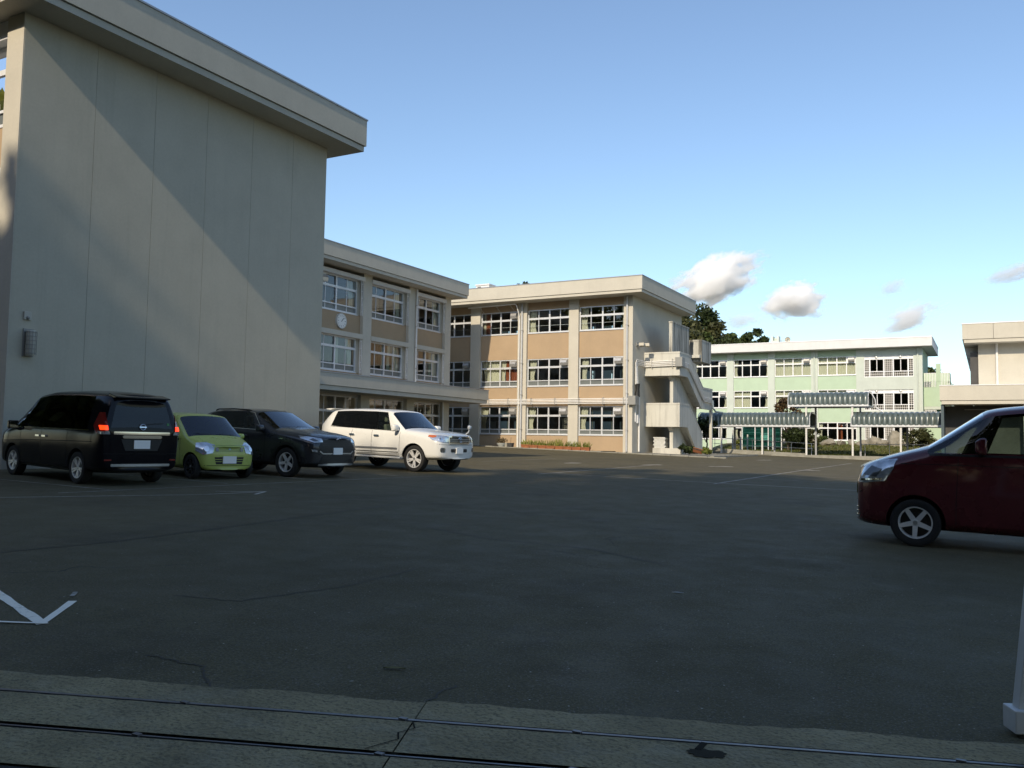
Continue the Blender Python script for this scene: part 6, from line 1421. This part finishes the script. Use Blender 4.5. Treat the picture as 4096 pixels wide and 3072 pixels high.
for sd in (1, -1):
    ph = 90 * sd; y = sd * .9
    V5.drape('headlamp', [(2.22, sd * .48, .83), (2.16, sd * .50, .98), (2.0, sd * .64, 1.09), (1.84, sd * .78, 1.145), (1.68, sd * .82, 1.165), (1.72, sd * .86, 1.03), (1.81, sd * .84, .86), (2.05, sd * .74, .82)], 55 * sd, LENS, .012)
    V5.drape('lamp_core', [(2.05, sd * .68, .93), (1.9, sd * .79, .91), (1.84, sd * .80, 1.02), (1.98, sd * .70, 1.05)], 55 * sd, LENSD, .016)
    V5.drape('lamp_bar', [(2.1, sd * .66, .845), (1.85, sd * .83, .87), (1.84, sd * .83, .895), (2.1, sd * .66, .87)], 55 * sd, CHROME, .018)
    V5.line('door_gap', [(.92, y, .33), (.92, y, .6), (.90, y, 1.22)], ph, .008, SEAM); V5.line('door_gap', [(-.25, y, .3), (-.25, y, 1.25)], ph, .008, SEAM)
    V5.line('window_gasket', [(1.25, y, 1.245), (-1.9, y, 1.29)], ph, .03, TRIM, .004); V5.line('shoulder_line', [(1.6, y, 1.11), (-2.0, y, 1.15)], ph, .010, SEAM, .002)
    V5.rect('door_handle', (-.08, y, 1.02), .17, .035, ph, CAR_RED, .03, None, 1, .012)
    mr_ = V5.mirror(.62, .86, 1.38, sd, CAR_RED, .24, .22); 
    for k in range(3): V5.rect('fog_slat', (2.2, sd * .62, .36 + k * .055), .16, .022, 40 * sd, CHROME, .014)
    V5.drape('nose_chrome', [(2.28, sd * .52, .66), (2.28, sd * .46, .66), (2.26, sd * .42, .98), (2.26, sd * .48, .98)], 10 * sd, CHROME, .014)
V5.drape('grille', [(2.3, -.46, .68), (2.3, -.44, .96), (2.3, .44, .96), (2.3, .46, .68)], 0, TRIM, .008)
for k in range(3): V5.line('grille_bar', [(2.32, -.45,   .73 + k * .08), (2.32, .45,   .73 + k * .08)], 0, .028, CHROME, .016)
V5.rect('number_plate', (2.3, 0, .46), .33, .165, 0, PLATE, .03)
# ================================================================== clouds
def cloud_mat(name, dens, seed, scale=1.6, lo=.46, hi=.62):
    m = bpy.data.materials.new(name); m.use_nodes = True; n = m.node_tree.nodes; l = m.node_tree.links; n.remove(n['Principled BSDF'])
    v = n.new('ShaderNodeVolumePrincipled'); v.inputs['Color'].default_value = (.995, .995, .995, 1); v.inputs['Anisotropy'].default_value = 0
    tc = n.new('ShaderNodeTexCoord'); mp = n.new('ShaderNodeMapping'); mp.inputs['Location'].default_value = (seed * 3.7, seed * 1.3, seed * 2.1); l.new(tc.outputs['Object'], mp.inputs[0])
    t = n.new('ShaderNodeTexNoise'); t.inputs['Scale'].default_value = scale; t.inputs['Detail'].default_value = 7; t.inputs['Roughness'].default_value = .6; l.new(mp.outputs[0], t.inputs[0])
    ln = n.new('ShaderNodeVectorMath'); ln.operation = 'LENGTH'; l.new(tc.outputs['Object'], ln.inputs[0])
    fo = n.new('ShaderNodeMapRange'); fo.inputs[1].default_value = .2; fo.inputs[2].default_value = 1.0; fo.inputs[3].default_value = .22; fo.inputs[4].default_value = -.3; l.new(ln.outputs['Value'], fo.inputs[0])
    ad = n.new('ShaderNodeMath'); ad.operation = 'ADD'; l.new(t.outputs[0], ad.inputs[0]); l.new(fo.outputs[0], ad.inputs[1])
    r = n.new('ShaderNodeMapRange'); r.inputs[1].default_value = lo; r.inputs[2].default_value = hi; r.inputs[4].default_value = dens; l.new(ad.outputs[0], r.inputs[0]); l.new(r.outputs[0], v.inputs['Density']); l.new(v.outputs[0], n['Material Output'].inputs['Volume'])
    return m
def px(u, v, D):
    d = (_f * 3490 + _r * (u - 2048) - _u * (v - 1536)).normalized(); return Vector((0, 0, EYE)) + d * D
D = 2600; K_ = D / 3490
for k, (u, v, w, h, dens, lb, lo, hi) in enumerate((
    (2870, 1118, 260, 130, .09, 'largest bright cumulus cloud, above the end of the classroom block', .46, .60),
    (3180, 1205, 185, 100, .085, 'bright rounded cloud right of the largest cloud', .46, .60),
    (3640, 1270, 180, 80, .05, 'thin pale cloud above the right end of the mint green block', .5, .75),
    (3570, 1150, 90, 55, .03, 'tiny faint wisp of cloud high between the two right clouds', .5, .75),
    (4080, 1085, 200, 55, .025, 'faint streak of cloud at the right edge of the sky', .5, .75),
    (2960, 1285, 170, 60, .016, 'faint hazy cloud below the bright rounded cloud', .5, .75))):
    bm = bmesh.new(); bmesh.ops.create_icosphere(bm, subdivisions=3, radius=1); me = bpy.data.meshes.new('cloud'); bm.to_mesh(me); bm.free()
    me.materials.append(cloud_mat('cloud_vapour', dens, k + 1, 2.4, lo, hi)); o = bpy.data.objects.new('cloud', me); COL.objects.link(o)
    o.location = px(u, v, D); o.scale = (w * K_, w * K_ * .7, h * K_); o.rotation_euler = (Matrix.Rotation(HEAD, 4, 'Z') @ Matrix.Rotation(R((-24, -6, -22, -20, -18, -8)[k]), 4, 'Y')).to_euler(); tag(o, lb, 'cloud', 'clouds in the sky')
